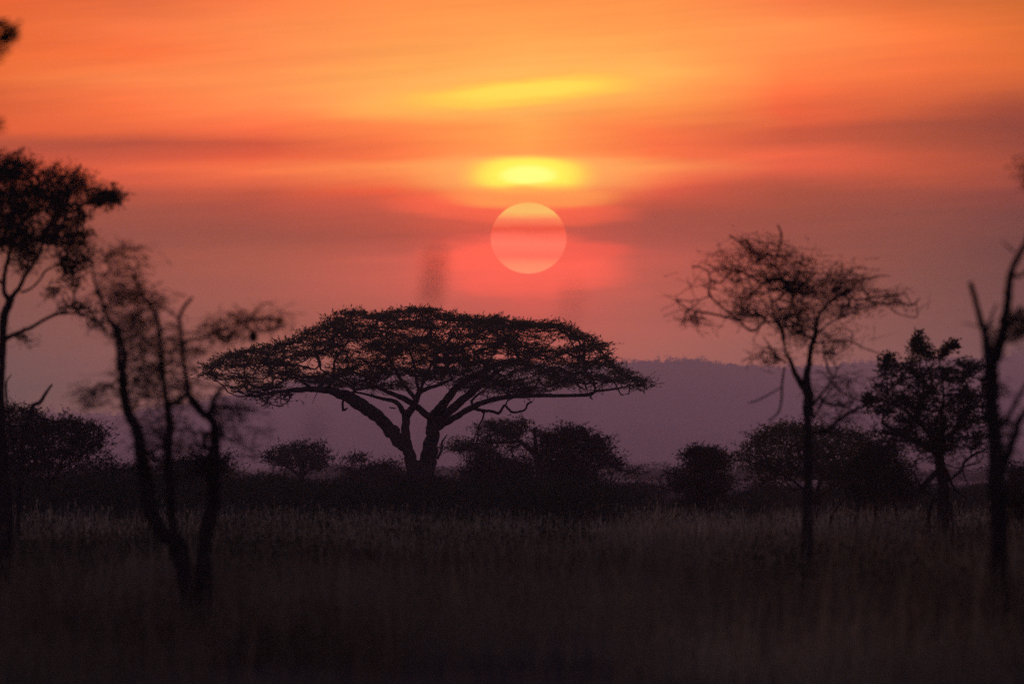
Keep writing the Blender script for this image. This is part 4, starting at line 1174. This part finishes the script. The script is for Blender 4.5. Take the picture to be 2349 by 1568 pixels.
t = Tree('broken_snag', 'pale broken snag leaning up over the dark spreading thorn at left', 'dead tree', 150, 62, None, M_DARKBARK, M_DRYLEAF)
t.limb([(40, 1296, 6), (44, 1150, 5.5), (55, 1010, 5), (68, 960, 5)] + Z4((190, 370, 11), (230, 350, 11), (260, 300, 9), (300, 245, 5)), 0, 0.4)
t.limb([(46, 1120, 3), (30, 1030, 3)] + Z4((35, 270, 5), (65, 190, 3)), 0, 0.2)
tt = t.targets(Z4((60, 420), (200, 390), (250, 420), (200, 520), (80, 520)), 16, 0.5)
t.grow(tt, tip=0.003, maxr=0.01)
t.foliage(tt, 4, (0.06, 0.06, 0.05), 0.2, 2, 0.05, 0.02, twigw=0.003)
t.finish()
small_tree('twiggy_bush', 'twiggy rounded bush right of the dark spreading thorn, left of the blurred stems', 'bush', 300, 225,
           Z4((340, 800), (420, 740), (500, 690), (600, 670), (700, 740), (780, 740), (800, 860), (640, 900), (420, 880)), 130, fan(230, 1195, 1065, 40, 5, 2.2), leaf=M_DARKLEAF, sprays=6, lscale=1.0, leaves=5)
small_tree('dark_bush', 'dense dark bush seen between the blurred stems of the many-stemmed tree', 'bush', 290, 455,
           Z8((640, 1270), (700, 1230), (800, 1240), (900, 1200), (1000, 1210), (1050, 1200), (1000, 1290), (1030, 1380), (980, 1450), (640, 1450)), 140, fan(450, 1198, 1085, 40, 5, 2.2), leaf=M_DARKLEAF, sprays=8, lscale=1.0)
small_tree('leafy_shrub', 'compact leafy shrub tree with small raised tuft, alone before the hill right of centre', 'bush', 262, 1612,
           Z10((840, 1250), (880, 1190), (990, 1180), (1080, 1200), (1200, 1230), (1300, 1230), (1400, 1310), (1330, 1350), (1280, 1430), (1180, 1500), (1000, 1500), (940, 1400), (850, 1340)), 120,
           fan(1607, 1210, 1090, 26, 4, 2.6) + [Z10((1130, 1460, 16), (1120, 1300, 12), (1140, 1180, 9), (1150, 1080, 6))],
           leaf=M_DARKLEAF, sprays=8, lscale=0.85, up=0.1,
           extra=[(Z10((1010, 1040), (1060, 1000), (1160, 990), (1240, 1030), (1310, 1060), (1290, 1130), (1180, 1180), (1080, 1150)), 100, 8, 9), (Z10((900, 1500), (1240, 1500), (1240, 1600), (920, 1600)), 30, 5, 3), (Z10((1280, 1180), (1340, 1160), (1350, 1260), (1290, 1280)), 8, 4, 3)])
small_tree('edge_bush', 'dark bush low at right edge, behind the leaning dead tree', 'bush', 235, 2345,
           dome(2352, 1075, 48, 1180, 0.6), 110, fan(2345, 1220, 1110, 26, 4, 2.5), leaf=M_DARKLEAF, sprays=8, lscale=0.9)
small_tree('round_bush', 'small round bush in line below the hazy gap, left of the compact leafy shrub', 'bush', 410, 1440,
           dome(1440, 1110, 52, 1160, 0.6), 80, fan(1440, 1172, 1130, 26, 4, 1.8), leaf=M_DARKLEAF, sprays=7, lscale=1.1)
small_tree('scraggly_bush', 'scraggly see-through bush in the hazy gap just left of the compact leafy shrub', 'bush', 350, 1510,
           dome(1510, 1118, 30, 1165, 0.7), 34, fan(1510, 1182, 1125, 20, 5, 1.6), leaf=M_DARKLEAF, sprays=5, lscale=0.9, leaves=4)
small_tree('fringe_bush', 'flat dark bush under the left side of the low umbrella thorn', 'bush', 350, 1770,
           dome(1765, 1118, 70, 1172, 0.5), 90, fan(1768, 1182, 1130, 44, 5, 1.8), leaf=M_DARKLEAF, sprays=6, lscale=1.0)

# ------------------------------------------------------------------ thicket: one dark mass of scrub
b = MB()
tops = np.array([(-200, 1090), (0, 1085), (160, 1098), (290, 1080), (400, 1082), (500, 1102), (560, 1092), (620, 1092), (700, 1098), (760, 1105), (850, 1100), (960, 1108), (1060, 1105), (1120, 1092), (1240, 1098), (1330, 1090), (1400, 1118), (1470, 1136), (1500, 1150), (1560, 1152), (1650, 1140), (1720, 1130), (1800, 1122), (1900, 1118), (2000, 1112), (2080, 1122), (2150, 1120), (2250, 1112), (2348, 1098), (2600, 1090)], float)
for _ in range(1150):
    X = rng.uniform(-180, 2520)
    D = ((238 if X < 1450 else 300) + 70 * vnoise(X / 60.0, 7.7) + 30 * vnoise(X / 13.0, 2.2)) + (200 if X < 1450 else 140) * rng.rand() ** 1.2
    if 1475 < X < 1560 and rng.rand() < 0.7:
        continue
    topY = np.interp(X, tops[:, 0], tops[:, 1]) + abs(rng.normal()) * 9 - 26 * vnoise(X / 17.0, 0.5) - 26 * vnoise(X / 55.0, 4.5) - 6
    c0 = P(X, topY, D)
    H = max(c0[2], 0.5)
    w = H * rng.uniform(0.7, 1.4)
    n = 150
    u = rng.normal(size=(n, 3))
    u /= np.linalg.norm(u, axis=1)[:, None]
    cc = np.array((c0[0], D, H * 0.5)) + u * np.array((w, w, H * 0.5)) * rng.uniform(0.15, 1, (n, 1)) ** 0.5
    cc[:, 2] = np.maximum(cc[:, 2], 0.05)
    ax = u * 0.7 + rng.normal(size=(n, 3)) * 0.6
    ax[:, 2] += 0.3
    b.leaves(cc, ax, rng.uniform(0.12, 0.34, n), rng.uniform(0.03, 0.09, n))
    k = 18
    p0 = np.tile(np.array((c0[0], D, -0.1)), (k, 1))
    p1 = p0 + rng.normal(size=(k, 3)) * np.array((w * 0.6, w * 0.6, H * 0.12)) + np.array((0, 0, H * 1.02))
    b.twigs(p0, p1, 0.026)
tagged(b.build('thicket', M_DARKLEAF), 'continuous dark belt of thorn scrub behind the grass', 'scrub', 'stuff')

# ------------------------------------------------------------------ grass
b = MB()


def blades(D0, D1, dens, h, w, half=0.082, lean=0.22):
    n = int((D1 ** 2 - D0 ** 2) * half * dens)
    D = np.sqrt(rng.uniform(D0 ** 2, D1 ** 2, n))
    x = rng.uniform(-half, half, n) * D
    # clumping
    cl = fbm(x / 1.6, D / 5.0, 3)
    big = fbm(x / 9.0 + 50, D / 28.0, 2)
    keep = rng.rand(n) < np.clip(0.55 + 1.5 * cl + 1.0 * big, 0.05, 1)
    D, x, cl, big = D[keep], x[keep], cl[keep], big[keep]
    n = len(D)
    H = h * rng.uniform(0.5, 1.15, n) * (1 + 0.55 * cl + 0.35 * big)
    z = ground_z(x, D)
    base = np.stack([x, D, z - 0.02], 1)
    ld = rng.normal(size=(n, 3)) * lean
    ld[:, 2] = 0
    mid = base + np.stack([ld[:, 0] * 0.35 * H, ld[:, 1] * 0.35 * H, H * 0.55], 1)
    tip = base + np.stack([ld[:, 0] * H, ld[:, 1] * H, H], 1)
    th = rng.uniform(0, np.pi, n)
    wv = np.stack([np.cos(th), np.sin(th), 0 * th], 1) * (w * rng.uniform(0.6, 1.4, n))[:, None]
    vv = np.stack([base - wv, base + wv, mid + wv * 0.8, mid - wv * 0.8, tip], 1).reshape(-1, 3)
    o = np.arange(n)[:, None] * 5
    b.add(vv, o + np.array([[0, 1, 2, 3]]), o + np.array([[3, 2, 4]]))
    # seed heads
    s = rng.rand(n) < 0.35
    b.leaves(tip[s] - np.array((0, 0, 0.03)), np.stack([ld[s, 0], ld[s, 1], np.ones(s.sum())], 1), 0.10 + w * 3, 0.008 + w * 1.6)


blades(16, 60, 12, 0.50, 0.005)
blades(60, 130, 60, 0.46, 0.005)
blades(130, 185, 26, 0.45, 0.008)
blades(255, 300, 14, 0.45, 0.012)
blades(50, 130, 5, 0.95, 0.008, lean=0.12)
blades(130, 185, 3.5, 0.80, 0.012, lean=0.12)
tagged(b.build('grass', M_GRASS), 'dry dark brown grass covering the foreground', 'grass', 'stuff')
b = MB()
blades(150, 215, 8, 0.46, 0.009)
blades(170, 250, 13, 0.50, 0.010)
blades(165, 262, 3, 0.75, 0.012, lean=0.12)
tagged(b.build('pale_grass', M_PALE), 'belt of paler dry grass in front of the scrub', 'grass', 'stuff')

# low dark herbs and clods in the grass
b = MB()
for _ in range(4200):
    D = math.sqrt(rng.uniform(95 ** 2, 240 ** 2))
    x = rng.uniform(-0.08, 0.08) * D
    if fbm(np.array([x / 5.0]), np.array([D / 30.0 + 9.2]), 2)[0] < 0.06:
        continue
    H = rng.uniform(0.35, 0.85)
    w = rng.uniform(0.4, 1.2)
    n = 80
    u = rng.normal(size=(n, 3))
    u /= np.linalg.norm(u, axis=1)[:, None]
    u[:, 2] = np.abs(u[:, 2])
    cc = np.array((x, D, 0)) + u * np.array((w, w, H)) * rng.uniform(0.3, 1, (n, 1))
    b.leaves(cc, u + rng.normal(size=(n, 3)) * 0.5, rng.uniform(0.05, 0.14, n), rng.uniform(0.02, 0.06, n))
tagged(b.build('low_herbs', M_DARKLEAF), 'dark low weeds growing through the dry grass', 'weeds', 'stuff')


# ------------------------------------------------------------------ tall stalks close to the lens, far out of focus
def stalk(label, X, Y0, Y1, D, n, wid, sway):
    base = P(X + sway, HY, D)
    base[2] = 0
    r = bpy.data.objects.new('tall_grass_stalk', None)
    COL.objects.link(r)
    r.location = base
    tagged(r, label, 'grass stalk', None, 'tall grass stalks close to the camera')
    top = P(X, Y0, D)
    low = P(X - 22, Y1, D)
    b1 = MB()
    pts = spline([np.append(base, 1), np.append(base * 0.6 + low * 0.4, 1), np.append(low, 1), np.append(top, 1)], 8)[:, :3]
    b1.tube(pts, np.linspace(0.0022, 0.0008, len(pts)), 5)
    b1.build('stem', M_GRASS, r, base)
    b2 = MB()
    f = rng.rand(n)
    c = low[None] * (1 - f[:, None]) + top[None] * f[:, None]
    c = c + rng.normal(size=(n, 3)) * wid * np.sin(np.pi * np.clip(f, 0.08, 0.92))[:, None] ** 0.6
    b2.leaves(c, rng.normal(size=(n, 3)) * 0.35 + np.array((0, 0, 1)), 0.018, 0.005)
    b2.build('seed_head', M_DRYLEAF, r, base)


stalk('faint blurred tall grass head against the sky left of the sun disc', 1006, 572, 698, 21, 150, 0.012, -30)
stalk('faint blurred tall grass head against the sky below right of the sun', 1322, 668, 748, 20, 28, 0.012, 20)
stalk('faint blurred tall grass head against the hill, left of the acacia trunk', 730, 960, 1030, 21, 30, 0.012, 15)

# ------------------------------------------------------------------ haze
bpyme = bpy.data.meshes.new('haze')
x0, x1, y0, y1, z0, z1 = -2480, 2480, -180, HAZE_FAR, -1.5, HAZE_TOP
vs = [(x0, y0, z0), (x1, y0, z0), (x1, y1, z0), (x0, y1, z0), (x0, y0, z1), (x1, y0, z1), (x1, y1, z1), (x0, y1, z1)]
bpyme.from_pydata(vs, [], [(0, 3, 2, 1), (4, 5, 6, 7), (0, 1, 5, 4), (1, 2, 6, 5), (2, 3, 7, 6), (3, 0, 4, 7)])
hz = bpy.data.objects.new('haze', bpyme)
COL.objects.link(hz)
tagged(hz, 'thin dusty purple evening haze filling the air over the plain', 'haze', 'stuff')
mh = bpy.data.materials.new('haze')
mh.use_nodes = True
nt = mh.node_tree
for n in list(nt.nodes):
    nt.nodes.remove(n)
pv = nt.nodes.new('ShaderNodeVolumePrincipled')
pv.inputs['Color'].default_value = (0.95, 0.86, 0.90, 1)
pv.inputs['Density'].default_value = HAZE_DENSITY
pv.inputs['Density Attribute'].default_value = ''
pv.inputs['Anisotropy'].default_value = 0.2
out = nt.nodes.new('ShaderNodeOutputMaterial')
nt.links.new(pv.outputs[0], out.inputs['Volume'])
try:
    mh.cycles.homogeneous_volume = True
except Exception:
    pass
bpyme.materials.append(mh)
